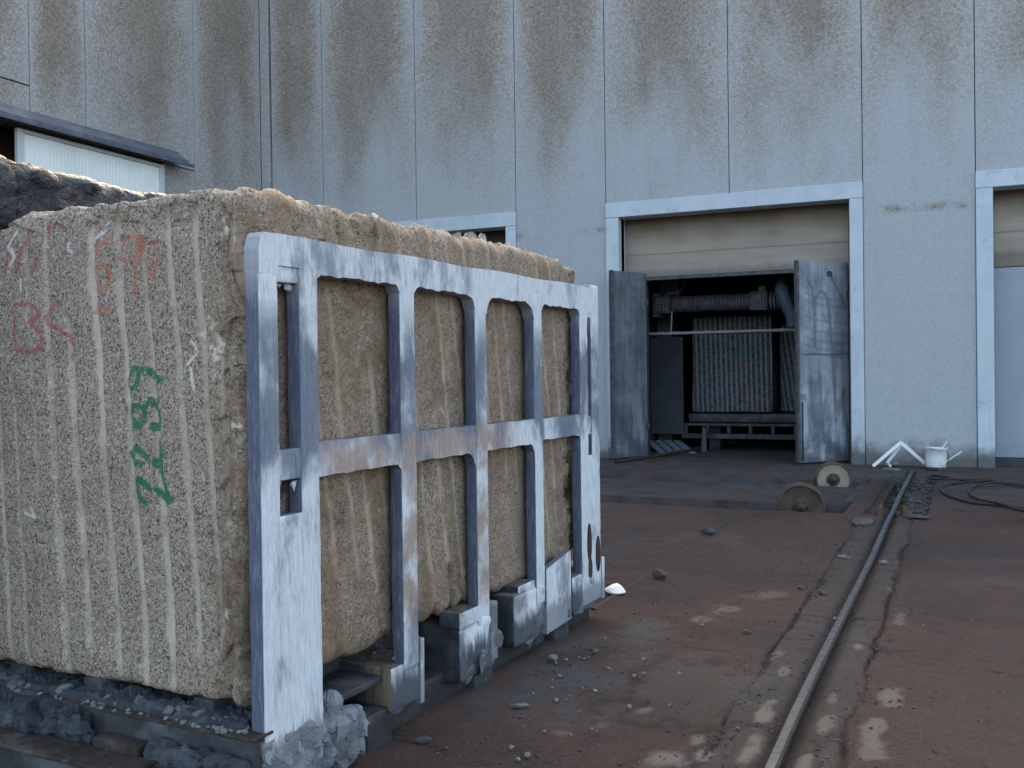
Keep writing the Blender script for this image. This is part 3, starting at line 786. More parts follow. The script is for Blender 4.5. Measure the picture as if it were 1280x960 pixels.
for x, y0, y1, dx in ((157, 525, 720, 10), (140, 560, 740, 0), (192, 600, 720, -25), (268, 590, 700, -30), (240, 640, 720, -8), (122, 545, 700, 6), (175, 650, 760, -5)):
    scr.append((Z8([(x, y0), (x + dx * .4, (y0 + y1) / 2), (x + dx, y1)]), 0.06, 0.7))
scr.append((Z8([(145, 790), (150, 850), (130, 880)]), 0.13, 0.8))
leafR, LR = leaf(-1.90, 19.40, -2.71, 18.62, 0.03, 3.72, 'leaf', scr, 'pale slurry-streaked steel door leaf with dark scribbled lines')
bar('cross_seam', (0.02, 0.034, 2.02), (LR - 0.1, 0.034, 2.02), 0.02, 0.012, M['saw_metal'], leafR)
bar('cross_seam', (0.02, -0.036, 2.02), (LR - 0.1, -0.036, 2.02), 0.02, 0.012, M['saw_metal'], leafR)
tube('latch_rod', [(LR - 0.07, 0.06, 0.08), (LR - 0.07, 0.06, 1.15)], 0.014, M['dark_steel'], leafR)
for s_ in (1, -1):
    ring_ = lathe('lifting_eye', [(0.028, -0.01), (0.05, -0.01), (0.05, 0.01), (0.028, 0.01), (0.028, -0.01)], 16, M['dark_steel'], leafR)
    ring_.rotation_euler = (R_(90), 0, 0); ring_.location = (LR * 0.38, 0.045 * s_, 3.5)
    box('door_latch', LR - 0.16, LR - 0.03, 0.035 * s_ - 0.02, 0.035 * s_ + 0.02, 1.18, 1.30, M['slurry'], leafR)
leafL, LL = leaf(-5.80, 19.45, -6.26, 18.64, 0.03, 3.74, 'leaf_dark', [], 'dull blue-grey steel door leaf with darker surface')
box('kick_ledge', 0.05, LL - 0.02, -0.12, -0.032, 0.02, 0.06, M['saw_metal'], leafL)

# ================================================================== WING (left wall with white sliding door)
XW = -15.0
wing = thing('factory_wing', (XW, 12.0, 0), 0, 'adjoining grey concrete wing wall with white sliding door under dark canopy', 'building')
def wp(y0, y1, x0, x1, z0, z1, name, mat, r=0.008):
    yc = (y0 + y1) / 2
    o = box(name, x0, x1, y0 - yc, y1 - yc, z0, z1, M[mat], wing, r=r)
    o.location = (0, yc - 12.0, 0)
    return o
for y0, y1, z0 in ((16.72, 18.96, -.05), (13.81, 16.72, 6.2), (12.57, 13.81, 6.2), (8.0, 10.3, -.05), (5.7, 8.0, -.05), (3.4, 5.7, -.05)):
    wp(y0 + GAP, y1 - GAP, -0.14, 0, z0, H, 'wall_panel', 'wing')
wp(15.78, 16.72 - GAP, -0.14, 0, -.05, 6.18, 'wall_panel', 'wing')
wp(10.3 + GAP, 12.57 - GAP, -0.14, 0, 6.2, 6.93, 'wall_panel', 'wing')
wp(10.3 + GAP, 12.57 - GAP, -0.14, 0, 6.955, H, 'wall_panel', 'wing')
wp(15.8, 19.3, -0.35, -0.15, -.05, H - 0.02, 'backing_wall', 'dark_gap')
wp(3.4, 10.3, -0.35, -0.15, -.05, H - 0.02, 'backing_wall', 'dark_gap')
wp(10.3, 15.8, -0.35, -0.15, 6.2, H - 0.02, 'backing_wall', 'dark_gap')
wp(10.3, 15.8, -0.9, -0.7, -.05, 6.2, 'inner_wall', 'brown_dark')
wp(3.4, 19.3, -9.0, -0.36, H - 0.3, H - 0.05, 'roof', 'shell')
wp(3.4, 19.3, -9.2, -9.0, -.05, H - 0.05, 'rear_wall', 'shell')
wp(3.2, 3.38, -9.2, 0, -.05, H - 0.05, 'end_wall', 'shell')
wp(19.32, 19.5, -9.2, -0.25, -.05, H - 0.05, 'end_wall', 'shell')
# sliding door: frame and ribbed white sheet
door = wp(12.36, 15.60, 0.03, 0.07, 0.06, 6.05, 'sliding_door', 'white_sheet')
door["label"] = 'white ribbed sheet sliding door'
for k in range(40):
    y = -1.58 + k * 3.16 / 39
    box('sheet_rib', 0.0705, 0.078, y - 0.016, y + 0.016, 0.09, 6.02, M['white_sheet'], door, r=0.003)
wp(12.22, 12.355, 0.02, 0.10, 0.04, 6.12, 'door_stile', 'white_trim')
wp(15.605, 15.72, 0.02, 0.10, 0.04, 6.12, 'door_stile', 'white_trim')
wp(12.36, 15.60, 0.025, 0.095, 6.055, 6.12, 'door_rail', 'white_trim')
wp(10.9, 15.72, 0.01, 0.06, 6.13, 6.19, 'track', 'rusty')
can = prism('canopy', [(0.0, 6.47), (0.10, 6.47), (0.12, 6.42), (0.36, 6.25), (0.36, 6.19), (0.33, 6.19), (0.0, 6.36)], 10.4 - 12, 16.15 - 12, 1, M['canopy'], wing)
box('flashing_lip', 0.335, 0.372, 10.4 - 12, 16.3 - 12, 6.15, 6.215, M['canopy'], can)

# ================================================================== TROLLEY AND BLOCK (local x = along, y = away to the left, z up)
TH = math.atan2(0.99868, 0.0513)
TP = (-2.472, 3.110, 0.0)
tro = thing('block_trolley', TP, TH, 'slurry-whitened steel stone trolley with tall barred side frame holding the granite block', 'trolley')
def tb(name, s0, s1, b0, b1, z0, z1, mat='coated', r=0.008, seg=0.05, amp=0.003, sc=12, seed=0, facet=0.0, fsize=0.07):
    return box(name, s0, s1, b0, b1, z0, z1, M[mat], tro, r=r, seg=seg, amp=amp, scale=sc, seed=seed, facet=facet, fsize=fsize)
# posts of the side frame
posts = [(-0.012, 0.102, 0.10), (0.232, 0.352, 0.10), (0.968, 1.098, 0.30), (1.695, 1.822, 0.34), (2.420, 2.535, 0.30), (3.118, 3.252, 0.14), (3.312, 3.448, 0.14)]
for k, (a, b_, z0) in enumerate(posts):
    ztop = 2.13 if k in (0,) else 2.20
    if k == 6: ztop = 2.315
    tb('post', a, b_, 0.0, 0.072, z0, ztop, seed=k, r=0.010)
# top rail with haunched underside
ptsT = [(s, 2.272 + 0.012 * (s / 3.4) * 2 + 0.004 * math.sin(7 * s) ) for s in np.linspace(0.022, 3.40, 60)]
under = []
edges = [(0.352, 0.968), (1.098, 1.695), (1.822, 2.420), (2.535, 3.118)]
for i, (a, b_) in enumerate(edges):
    n_ = 28
    for s in np.linspace(a - 0.001, b_ + 0.001, n_):
        e0, e1 = s - a, b_ - s
        rr = (0.05, 0.10, 0.12, 0.06)[i]; rl = (0.025, 0.03, 0.10, 0.04)[i]
        z = 2.135 + 0.003 * math.sin(23 * s) + 0.0025 * math.sin(61 * s) + 0.004 * (random.random() - .5)
        if e1 < rr: z -= (rr - math.sqrt(max(rr * rr - (rr - e1) ** 2, 0))) * 0.8
        if e0 < rl: z -= (rl - math.sqrt(max(rl * rl - (rl - e0) ** 2, 0))) * 0.9
        under.append((s, z))
outline = ptsT + [(3.40, 2.14)] + under[::-1] + [(0.23, 2.150), (0.102, 2.150), (0.100, 2.112), (-0.010, 2.112), (-0.010, 2.205), (0.004, 2.255)]
prism('top_rail', outline, -0.0005, 0.0725, 1, M['coated'], tro)
# middle rail, one length between each pair of posts
for i, (a, b_) in enumerate(edges):
    ol = [(s, 1.432 + 0.002 * math.sin(19 * s)) for s in np.linspace(a - 0.004, b_ + 0.004, 12)]
    ul = []
    for s in np.linspace(a - 0.004, b_ + 0.004, 24):
        e1 = b_ - s; rr = (0.03, 0.10, 0.07, 0.03)[i]
        z = 1.285 + 0.0025 * math.sin(31 * s + i) + 0.003 * (random.random() - .5) + (0.012 if i == 3 else 0)
        if e1 < rr: z -= (rr - math.sqrt(max(rr * rr - (rr - max(e1, 0)) ** 2, 0))) * 0.9
        ul.append((s, z))
    prism('middle_rail', ol + ul[::-1], 0.006, 0.066, 1, M['coated'], tro)
# infill between the paired end posts, with slot and hand hole
for a, b_ in ((0.094, 0.240), (3.244, 3.320)):
    tb('infill_plate', a, b_, 0.010, 0.062, 1.288, 1.415, seg=0.03, amp=0.006, seed=21)
    tb('infill_plate', a - 0.02, b_ + 0.02, 0.0035, 0.066, 0.14, 1.150, seg=0.05, amp=0.003, seed=22)
    tb('infill_plate', a, b_, 0.006, 0.066, 2.085, 2.195, seg=0.03, amp=0.008, seed=23)
# dried slurry clots around the hand hole and at corners
for k, (s, b_, z, r0) in enumerate([(0.215, 0.035, 1.258, 0.030), (0.13, 0.035, 1.283, 0.020), (0.20, 0.035, 2.078, 0.026), (0.15, 0.035, 2.082, 0.018)]):
    me = rock_mesh('slurry_clot', M['coated'], 300 + k, 2, (1, .6, 1))
    o = bpy.data.objects.new('slurry_clot', me); o.location = (s, b_, z - r0); o.scale = (r0, r0, r0 * 1.3); link(o, tro)
# dry teardrop marks low on the far posts
for s, z, w, h in ((3.235, 0.545, 0.035, 0.115), (3.245, 0.375, 0.032, 0.060), (3.385, 0.445, 0.038, 0.110)):
    ol = [(s + w * math.cos(t), z + h * math.sin(t) * (1.25 if math.sin(t) > 0 else 1)) for t in np.linspace(0, 2 * math.pi, 20, endpoint=False)]
    prism('bare_mark', ol, -0.006, -0.002, 1, M['rusty'], tro)
# foot of the near posts: slurry-buried base and broken crust
def crust(name, s0, s1, b0, b1, z0, z1, mat, amp, sc, seed, seg=0.03, r=0.02, facet=0.0, fsize=0.07):
    return tb(name, s0, s1, b0, b1, z0, z1, mat, r, seg, amp, sc, seed, facet, fsize)
crust('base_block', -0.035, 0.42, -0.010, 0.16, 0.045, 0.285, 'slurry', 0.012, 8, 31, 0.014, 0.02, 0.04, 0.09)
crust('slurry_crust', 0.395, 0.60, -0.035, 0.12, 0.03, 0.255, 'slurry', 0.016, 9, 35, 0.010, 0.03, 0.05, 0.13)
crust('slurry_crust', 0.38, 0.47, -0.02, 0.08, 0.20, 0.33, 'slurry', 0.012, 13, 36, 0.009, 0.02, 0.035, 0.07)
for k, (s, b_, z, r0) in enumerate([(0.95, 0.0, 0.10, 0.07), (1.08, 0.0, 0.11, 0.06), (1.60, 0.0, 0.05, 0.11), (1.78, -0.005, 0.07, 0.12), (1.86, 0.0, 0.15, 0.09), (2.25, 0.0, 0.09, 0.10), (2.45, 0.0, 0.09, 0.11), (2.62, 0.005, 0.07, 0.08), (3.05, 0.0, 0.10, 0.08), (3.3, 0.0, 0.10, 0.09)]):
    me = rock_mesh('slurry_crust', M['slurry'], 390 + k, 3, (1.3, 0.35, 0.8), 0.8)
    o = bpy.data.objects.new('slurry_crust', me); o.location = (s, b_ + 0.035, z); o.scale = (r0, r0, r0); o.rotation_euler = (0.1, 0.2 * (k % 3), 0.25 * (k % 4) - .3); link(o, tro)
# cross beams with their ends under the posts
crust('cross_beam', 0.86, 1.135, 0.004, 1.75, 0.125, 0.335, 'beam', 0.014, 7, 41, 0.045, 0.012)
crust('cross_beam', 1.50, 1.90, 0.004, 1.75, 0.08, 0.375, 'beam', 0.030, 8, 42, 0.022, 0.02)
crust('cross_beam', 2.12, 2.90, 0.004, 1.75, 0.12, 0.415, 'beam', 0.024, 8, 43, 0.025, 0.02)
crust('cross_beam', 2.96, 3.50, 0.004, 1.75, 0.13, 0.37, 'beam', 0.010, 6, 44, 0.05, 0.015)
tb('packing_block', 1.49, 1.70, 0.0, 0.13, 0.365, 0.455, 'beam', 0.01, 0.03, 0.006, 9, 45)
tb('packing_block', 2.19, 2.41, 0.01, 0.16, 0.405, 0.46, 'beam', 0.01, 0.03, 0.006, 9, 46)
prism('gusset_plate', [(2.535, 0.10), (2.905, 0.115), (2.905, 0.56), (2.535, 0.50)], -0.008, 0.03, 1, M['coated'], tro)
tb('heel_plate', 1.10, 1.135, -0.006, 0.06, 0.10, 0.42, 'coated', 0.006, 0.04, 0.004, 9, 47)
tb('heel_plate', 1.826, 1.90, -0.004, 0.06, 0.12, 0.44, 'slurry', 0.006, 0.04, 0.008, 9, 48)
tb('heel_plate', 3.45, 3.50, -0.004, 0.06, 0.13, 0.42, 'coated', 0.006, 0.04, 0.004, 9, 49)
# longitudinal bearers under the stone
for b0 in (0.30, 0.95, 1.45):
    tb('bearer', 0.02, 3.45, b0, b0 + 0.11, 0.29, 0.395, 'dark_steel', 0.008, 0.08, 0.004, 8, 50)
for s in (0.80, 1.80, 2.85):
    for b0 in (0.03, 1.50):
        tb('support_foot', s - 0.10, s + 0.10, b0, b0 + 0.22, -0.03, 0.15, 'dark_steel', 0.012, 0.06, 0.010, 7, 51 + int(s * 10))
tb('side_sill', 0.40, 3.46, 0.10, 0.30, -0.03, 0.135, 'dark_steel', 0.02, 0.05, 0.022, 6, 58)
# front edge of the deck
tb('deck_plate', -0.055, 0.86, 0.05, 1.95, 0.268, 0.300, 'dark_steel', 0.006, 0.06, 0.006, 7, 61)
tb('front_channel', -0.085, -0.040, 0.0, 1.95, 0.115, 0.318, 'dark_steel', 0.006, 0.06, 0.003, 8, 62)
tb('channel_flange', -0.088, 0.03, -0.008, 1.95, 0.308, 0.320, 'rusty', 0.004, 0.06, 0.004, 10, 63)
tb('front_beam', -0.30, -0.17, 0.44, 2.2, 0.0, 0.185, 'dark_steel', 0.010, 0.06, 0.004, 8, 64)
tb('beam_cap', -0.315, -0.155, 0.43, 2.2, 0.178, 0.196, 'rusty', 0.006, 0.06, 0.004, 10, 65)
tb('stop_block', -0.165, -0.085, 0.53, 0.79, 0.14, 0.232, 'rusty', 0.006, 0.05, 0.004, 10, 66)
crust('slurry_heap', -0.17, -0.075, 0.86, 1.75, 0.10, 0.315, 'slurry_dark', 0.03, 7, 371, 0.014, 0.03, 0.045, 0.10)
crust('slurry_heap', -0.15, -0.080, 0.0, 0.50, 0.05, 0.245, 'slurry_dark', 0.02, 8, 372, 0.014, 0.03, 0.035, 0.09)
crust('deck_crust', -0.045, 0.34, 0.10, 1.72, 0.285, 0.352, 'slurry_dark', 0.014, 10, 373, 0.014, 0.02, 0.022, 0.06)

# ---- the granite block on it
def block_mesh(name, lo, hi, n, fn, mat, loc, rz, label, cat, group=None):
    cs = [np.linspace(lo[a], hi[a], n[a]) for a in range(3)]
    for a in range(3):
        cs[a] = np.unique(np.round(np.concatenate([cs[a], [lo[a] + .012, lo[a] + .03, hi[a] - .012, hi[a] - .03]]), 5))
    v, f = gridbox(cs, "xyZ")
    ncs = [c[::6] if (len(c) - 1) % 6 == 0 else np.append(c[::6], c[-1]) for c in cs]
    v2, f2 = gridbox(ncs, "XYz")
    f = np.vstack([f, f2 + len(v)]); v = np.vstack([v, v2])
    p, geo, paint = fn(v)
    o = mesh_np(name, p, f, M[mat], attrs={'geo': geo, 'paint': paint}, loc=loc)
    o.rotation_euler = (0, 0, rz)
    return tag(o, label, cat, group)

FG = [  # drill grooves of the front: b at z=2.42, b at z=0.6, lowest z, highest z, strength
 (1.66, 1.56, 0.38, 2.0, .6), (1.545, 1.43, 0.40, 1.75, .4), (1.40, 1.28, 1.2, 2.46, .3), (1.277, 1.172, 0.38, 2.46, .45), (1.165, 1.028, 0.50, 2.0, .75), (0.997, 0.863, 0.42, 2.46, 1.0), (0.842, 0.710, 0.40, 2.46, 1.0),
 (0.697, 0.556, 0.40, 2.46, .95), (0.548, 0.402, 0.55, 2.46, .85), (0.398, 0.280, 0.62, 2.46, 1.05), (0.270, 0.215, 0.60, 1.9, .5)]
SGR = []
rs = np.random.RandomState(5)
s_ = 0.02
while s_ < 3.5:
    SGR.append((s_, rs.uniform(.10, .2), rs.uniform(.5, 1.0), rs.uniform(0.5, 1.3) if rs.rand() < .4 else 0.3, rs.uniform(1.4, 2.2) if rs.rand() < .3 else 2.6))
    s_ += rs.uniform(0.12, 0.19)
def granite_fn(v):
    lo, hi = np.array([0.035, 0.150, 0.375]), np.array([3.43, 1.70, 2.475])
    v = np.maximum(v, lo)
    p, d = roundify(v, lo, hi, 0.045)
    wf = np.clip(-d[:, 0], 0, 1); ws = np.clip(-d[:, 1], 0, 1); wt = np.clip(d[:, 2], 0, 1)
    s, b, z = p[:, 0].copy(), p[:, 1].copy(), p[:, 2].copy()
    geo = np.zeros((len(p), 4)); paint = np.zeros((len(p), 4))
    n_lo = fbm(p, 2.2, 4, 101); n_mid = fbm(p, 9.0, 4, 102); n_hi = fbm(p, 38.0, 3, 103)
    facet = chips(p + 0.02 * n_mid[:, None], 0.085, 150)
    near_edge = sstep(np.minimum(np.hypot(s - 0.035, b - 0.15), np.hypot(s - 0.035, z - 2.475)), 0.20, 0.05)
    disp = 0.012 * n_lo * wf + 0.004 * n_mid + 0.0022 * n_hi + wf * near_edge * (0.025 * facet - 0.008)
    # half-round drill grooves, front
    jit = 0.012 * fbm(np.stack([z * 0 + 3, z * 0, z], -1), 2.5, 3, 110)
    gm = np.zeros(len(p))
    for bt, bb, z0, z1, k in FG:
        c = bb + (bt - bb) * (z - 0.6) / 1.82 + jit
        on = sstep(z + 0.06 * n_mid, z0 - .05, z0 + .08) * sstep(z + 0.06 * n_mid, z1 + .05, z1 - .08)
        x = np.abs(b - c) / (0.0165 + 0.007 * (0.5 + 0.5 * np.sin(z * 2.3 + bt * 9)))
        prof = np.sqrt(np.clip(1 - x * x, 0, 1)) * on * k
        disp -= 0.017 * prof * wf ** 0.5 * (1 + 1.2 * sstep(z, 2.30, 2.45))
        gm = np.maximum(gm, sstep(x + 0.5 * n_mid, 1.12, 0.6) * on * min(1, k * 1.05) * (wf > .3) * (0.65 + 0.35 * sstep(fbm(np.stack([z * 0 + bt * 7, z * 0, z], -1), 2.2, 3, 113), -.3, .25)))
        # step between neighbouring strips
        disp += 0.006 * np.tanh((b - c) / 0.02) * on * wf * math.sin(bt * 40)
    # long slanting grooves, weathered side
    rough = sstep(ws, .3, .8)
    disp += rough * (0.026 * n_lo + 0.008 * n_mid + 0.002 * n_hi + 0.030 * facet)
    s0s = np.array([g_[0] for g_ in SGR])
    u = np.interp(s - 0.15 * (2.4 - z) - 0.02 * n_lo, s0s, np.arange(len(s0s)) * 1.0)
    colid = np.floor(u).astype(int)
    disp += ws ** 0.7 * 0.052 * (np.sin(np.pi * (u - colid)) ** 0.7 - 0.6)
    for s0, tilt, k, z0, z1 in SGR:
        c = s0 + 0.15 * (2.4 - z) + 0.02 * n_lo
        on = sstep(z, z0 - .1, z0 + .1) * sstep(z, z1 + .1, z1 - .1)
        x = np.abs(s - c) / 0.019
        prof = np.sqrt(np.clip(1 - x * x, 0, 1)) * on * k
        disp -= 0.024 * prof * ws ** 0.5 * (1 + .6 * sstep(z, 2.25, 2.45))
        disp += 0.032 * np.tanh((s - c) / 0.04) * on * ws * math.sin(s0 * 37)
        gm = np.maximum(gm, 1.0 * sstep(x + 0.6 * n_mid, 1.15, 0.45) * on * (.4 + .6 * k) * (ws > .4) * sstep(n_lo, -.6, .1))
    disp = np.where(ws > .3, np.minimum(disp, 0.052 + 0.006 * n_mid), disp)
    # broken top
    topn = fbm(p, 5.0, 4, 120)
    disp += wt * (0.030 * topn + 0.012 * n_mid + 0.003 * n_hi + 0.012 * facet)
    # knocked-off front-right arris, deeper low down
    e = np.maximum(0, 0.085 + 0.07 * n_lo + 0.05 * n_mid + 0.06 * sstep(z, 1.0, 0.4) - np.hypot(s - 0.035, b - 0.135))
    p = p + d * disp[:, None]
    p[:, 1] += 0.42 * e + 0.06 * e * n_mid; p[:, 0] += 0.20 * e
    top_r = np.maximum(0, 0.16 + 0.05 * n_mid - np.hypot(z - 2.475, b - 0.135)) * sstep(s, 0.3, 0.0)
    p[:, 2] -= 0.5 * top_r
    # top falls off at the far left corner and along the outline
    p[:, 2] -= 0.10 * sstep(b + 0.05 * n_mid, 1.42, 1.72) * sstep(z, 1.8, 2.45) * sstep(s, 1.2, 0.1)
    p[:, 2] -= 0.035 * sstep(z, 2.2, 2.45) * sstep(s, 0.05, 0.5)
    # underside rises behind the side frame, ragged
    up = sstep(b, 0.75, 0.2) * sstep(s, 0.05, 0.35) * sstep(z, 1.0, 0.38)
    p[:, 2] += up * (0.085 + 0.06 * fbm(p, 4.5, 3, 131) + 0.05 * sstep(s, 2.6, 3.3))
    p[:, 2] += sstep(z, 0.55, 0.38) * sstep(s, 0.25, 0.05) * (0.022 * fbm(p, 7, 3, 133) + 0.01)
    # colour masks: crushed groove, iron stain, white bruise
    geo[:, 0] = gm
    arris = sstep(np.hypot(s - 0.035, b - 0.135) + 0.10 * n_mid + 0.10 * n_lo, 0.27, 0.04)
    colt = _h(colid, colid * 0, colid * 0, 9)
    geo[:, 1] = np.clip(np.maximum(rough * (0.15 + .4 * sstep(n_lo, -.3, .3) + .75 * colt), arris * (.75 + .5 * sstep(z, 1.5, .5))) + 0.35 * sstep(z, .75, .4) * (wf > .5) * sstep(n_lo, 0, .4), 0, 1)
    bruise = np.zeros(len(p))
    for bb, zz, r0 in ((.33, 1.86, .07), (.28, 1.80, .05), (.24, 2.36, .06), (.30, 1.72, .03), (.21, 1.10, .04), (.19, 1.5, .05), (.24, .75, .03)):
        bruise = np.maximum(bruise, sstep(np.hypot(b - bb, (z - zz) * .8) / r0 + 0.9 * n_mid + .4 * n_hi, 1.0, .5) * (wf > .3))
    bruise = np.maximum(bruise, .8 * sstep(fbm(p, 16, 3, 140), .42, .60) * np.maximum(rough, arris) * sstep(n_lo, -.1, .3))
    bruise = np.maximum(bruise, 0.6 * sstep(wt, .35, .7) * sstep(topn + .5 * n_mid, 0, .35))
    geo[:, 2] = bruise
    # sprayed and brushed marks on the front
    fr_ = wf > 0.5
    q = np.stack([b, z], -1)[fr_]
    nz = (0.006 * n_mid + 0.003 * n_hi)[fr_]
    for ch, lst, wd in ((0, GREEN, 0.0178), (1, RED, 0.0135), (2, ORANGE, 0.0135), (3, WHITE, 0.010)):
        m = np.zeros(len(q))
        for st in lst:
            m = np.maximum(m, sstep(seg_dist(q, st) + nz, wd, wd * 0.55))
        paint[fr_, ch] = m
    return p, geo, paint
granite_block = block_mesh('granite_block', (0.035, 0.135, 0.375), (3.43, 1.70, 2.475), (330, 300, 400), granite_fn, 'granite', TP, TH,
    'large speckled tan granite block with drill grooves and green number, standing on the trolley', 'stone block')

# ---- black block beyond it
def dark_fn(v):
    lo, hi = np.array([-0.9, 2.02, 0.0]), np.array([3.1, 3.5, 2.86])
    p, d = roundify(v, lo, hi, 0.06)
    n1 = fbm(p, 1.6, 5, 201); n2 = fbm(p, 7, 4, 202)
    geo = np.zeros((len(p), 4)); paint = np.zeros((len(p), 4))
    q = p.copy()
    p = p + d * (0.035 * n1 + 0.020 * n2 + 0.035 * chips(p + 0.05 * n2[:, None], .30, 31))[:, None]
    p[:, 2] -= 0.03 * sstep(q[:, 2], 2.2, 2.8) * sstep(q[:, 0], .6, 1.4)
    p[:, 2] = np.maximum(p[:, 2], -0.02)
    line = np.abs((q[:, 2] - 2.45) - 0.9 * (q[:, 0] - .42))
    geo[:, 0] = np.exp(-(line / 0.04) ** 2) * sstep(q[:, 0], .1, .25) * sstep(q[:, 0], .7, .5)
    geo[:, 1] = np.clip(np.clip(d[:, 2], 0, 1) * 1.2 + .35 * sstep(q[:, 2], 2.5, 2.8), 0, 1)
    return p, geo, paint
block_mesh('dark_stone_block', (-0.9, 2.02, 0.0), (3.1, 3.5, 2.86), (150, 40, 110), dark_fn, 'dark_stone', TP, TH,
    'rough black stone block rising behind the tan granite block at far left', 'stone block')

# ================================================================== RAILS AND TRACK BITS
def rail(name, x, y0, y1, ztop, w, label, mat='rail_top'):
    prof = [(-w / 2, ztop - .012), (-w / 2 + .010, ztop), (w / 2 - .010, ztop), (w / 2, ztop - .012), (w / 2, ztop - .04), (.012, ztop - .055), (.012, ztop - .12), (.05, ztop - .14), (-.05, ztop - .14), (-.012, ztop - .12), (-.012, ztop - .055), (-w / 2, ztop - .04)]
    n = int((y1 - y0) / 0.25)
    v, f = [], []
    for i in range(n + 1):
        y = y0 + (y1 - y0) * i / n
        dx = 0.006 * math.sin(y * 0.8) + 0.002 * math.sin(y * 2.1); dz = 0.006 * math.sin(y * 1.3)
        v += [(px + dx, y, pz + dz) for px, pz in prof]
    m = len(prof)
    for i in range(n):
        for k in range(m):
            f.append([i * m + k, (i + 1) * m + k, (i + 1) * m + (k + 1) % m, i * m + (k + 1) % m])
    f += [list(range(m)), [n * m + k for k in range(m)][::-1]]
    o = mesh_py(name, v, f, M[mat])
    o.location = (x, 0, 0)
    return tag(o, label, 'rail')
rail('rail', RX, 1.2, 17.9, 0.022, 0.058, 'worn grey steel rail running up the floor beside the trolley to the factory wall')
rail('rail', -2.43, 6.75, 12.40, 0.006, 0.05, 'rusty rail nearly buried in the floor, its end at the trench', 'buried')
beam_o = prism('steel_channel', [(-0.075, 0), (0.075, 0), (0.075, 0.07), (0.06, 0.07), (0.06, 0.02), (-0.06, 0.02), (-0.06, 0.07), (-0.075, 0.07)], 12.35, 16.4, 1, M['rusty'])
beam_o.location = (-0.985, 0, -0.05)
tag(beam_o, 'long rusty steel channel lying in the grey gravel left of the rail', 'channel')
for k, (x0, y0, z0, lb) in enumerate([(-0.87, 12.38, -0.02, 'short rust-orange upright bracket on the left of the rail joint'), (-0.60, 12.42, -0.02, 'short rust-orange upright bracket on the right of the rail joint')]):
    o = prism('rail_bracket', [(-0.03, 0), (0.03, 0), (0.022, 0.11), (0.0, 0.15), (-0.022, 0.11)], -0.10, 0.10, 1, M['copper'], loc=(x0, y0, z0))
    o.rotation_euler = (0, 0, 0.12 * (1 if k else -1))
    tag(o, lb, 'bracket')
rs = np.random.RandomState(11)
def slab(name, cx, cy, rx_, ry_, h, mat, label, cat, seed, z=0.0):
    r2 = np.random.RandomState(seed)
    ol = [(rx_ * (1 + .25 * r2.uniform(-1, 1)) * math.cos(t), ry_ * (1 + .25 * r2.uniform(-1, 1)) * math.sin(t)) for t in np.linspace(0, 2 * math.pi, 17, endpoint=False)]
    o = prism(name, ol, 0, h, 2, M[mat], loc=(cx, cy, z))
    return tag(o, label, cat)
slab('concrete_shard', -1.02, 11.75, 0.12, 0.30, 0.02, 'chip_dark', 'flat grey concrete shard lying just before the channel end', 'shard', 3)
slab('metal_plate', -0.46, 12.28, 0.13, 0.11, 0.015, 'chip_dark', 'thin pale plate lying right of the rail joint', 'plate', 4, 0.012)

# ================================================================== WHEELS
def wheel(loc, R, mat_face, mat_rim, yaw, tilt, label):
    t = thing('pulley', loc, yaw, label, 'wheel', 'wheels sunk in the floor trenches')
    t.rotation_euler = (R_(tilt), 0, yaw)
    def turned(o): o.rotation_euler = (R_(90), 0, 0); return o
    turned(lathe('tread', [(R * .9, -.075), (R, -.075), (R, -.03), (R * .955, -.022), (R * .94, .055), (R * .87, .055), (R * .87, -.04), (R * .9, -.075)], 64, M[mat_rim], t))
    turned(lathe('web', [(R * .12, -.03), (R * .42, -.02), (R * .80, .012), (R * .885, .026), (R * .885, .046), (R * .80, .034), (R * .45, .020), (R * .12, .02)], 64, M[mat_face], t))
    h = turned(lathe('hub', [(0.0, .10), (R * .14, .10), (R * .17, .085), (R * .18, .05), (R * .30, .04), (R * .36, .03), (R * .40, -.03), (R * .2, -.09), (0.0, -.09)], 40, M[mat_rim], t))
    tube('axle_end', [(0, 0, .095), (0, 0, .135)], R * .09, M['dark_steel'], h, n=16)
    for k in range(6):
        a = k * math.pi / 3
        tube('bolt', [(R * .27 * math.cos(a), R * .27 * math.sin(a), .04), (R * .27 * math.cos(a), R * .27 * math.sin(a), .062)], R * .035, M['dark_steel'], h, n=6)
    return t
wheel((-1.84, 12.86, 0.0), 0.30, 'wheel_rust', 'wheel_rust', R_(8), 2, 'brown rusty pulley wheel half sunk in the nearer floor trench')
wheel((-1.80, 15.95, 0.03), 0.275, 'wheel_sand', 'wheel_rust', R_(16), 0, 'sand-coloured pulley wheel half sunk in the trench nearer the door')

# ================================================================== BUCKET, WHITE FRAME, CABLE
bk = thing('bucket', (-0.385, 18.32, -0.005), 0.3, 'dented white plastic bucket full of scrap against the wall pier', 'bucket')
def dent(v):
    n = fbm(v, 5, 3, 77)
    r = np.hypot(v[:, 0], v[:, 1]); k = 1 + 0.05 * n
    v[:, 0] *= k; v[:, 1] *= k
    v[:, 2] += np.where(v[:, 2] > 0.30, 0.030 * fbm(v, 8, 3, 78), 0)
    return v
lathe('body', [(0.0, .0), (.13, .0), (.15, .015), (.158, .05), (.172, .20), (.185, .36), (.196, .365), (.198, .385), (.192, .39), (.184, .375), (.170, .34)], 40, M['bucket'], bk, warp=dent)
lathe('filling', [(0.0, .355), (.09, .36), (.178, .335)], 28, M['bucket_in'], bk, warp=dent)
tube('handle', smooth_path([(.19, 0, .34), (.22, .05, .20), (.20, .0, .13), (.17, -.10, .12)], 6), 0.006, M['dark_steel'], bk, 6)
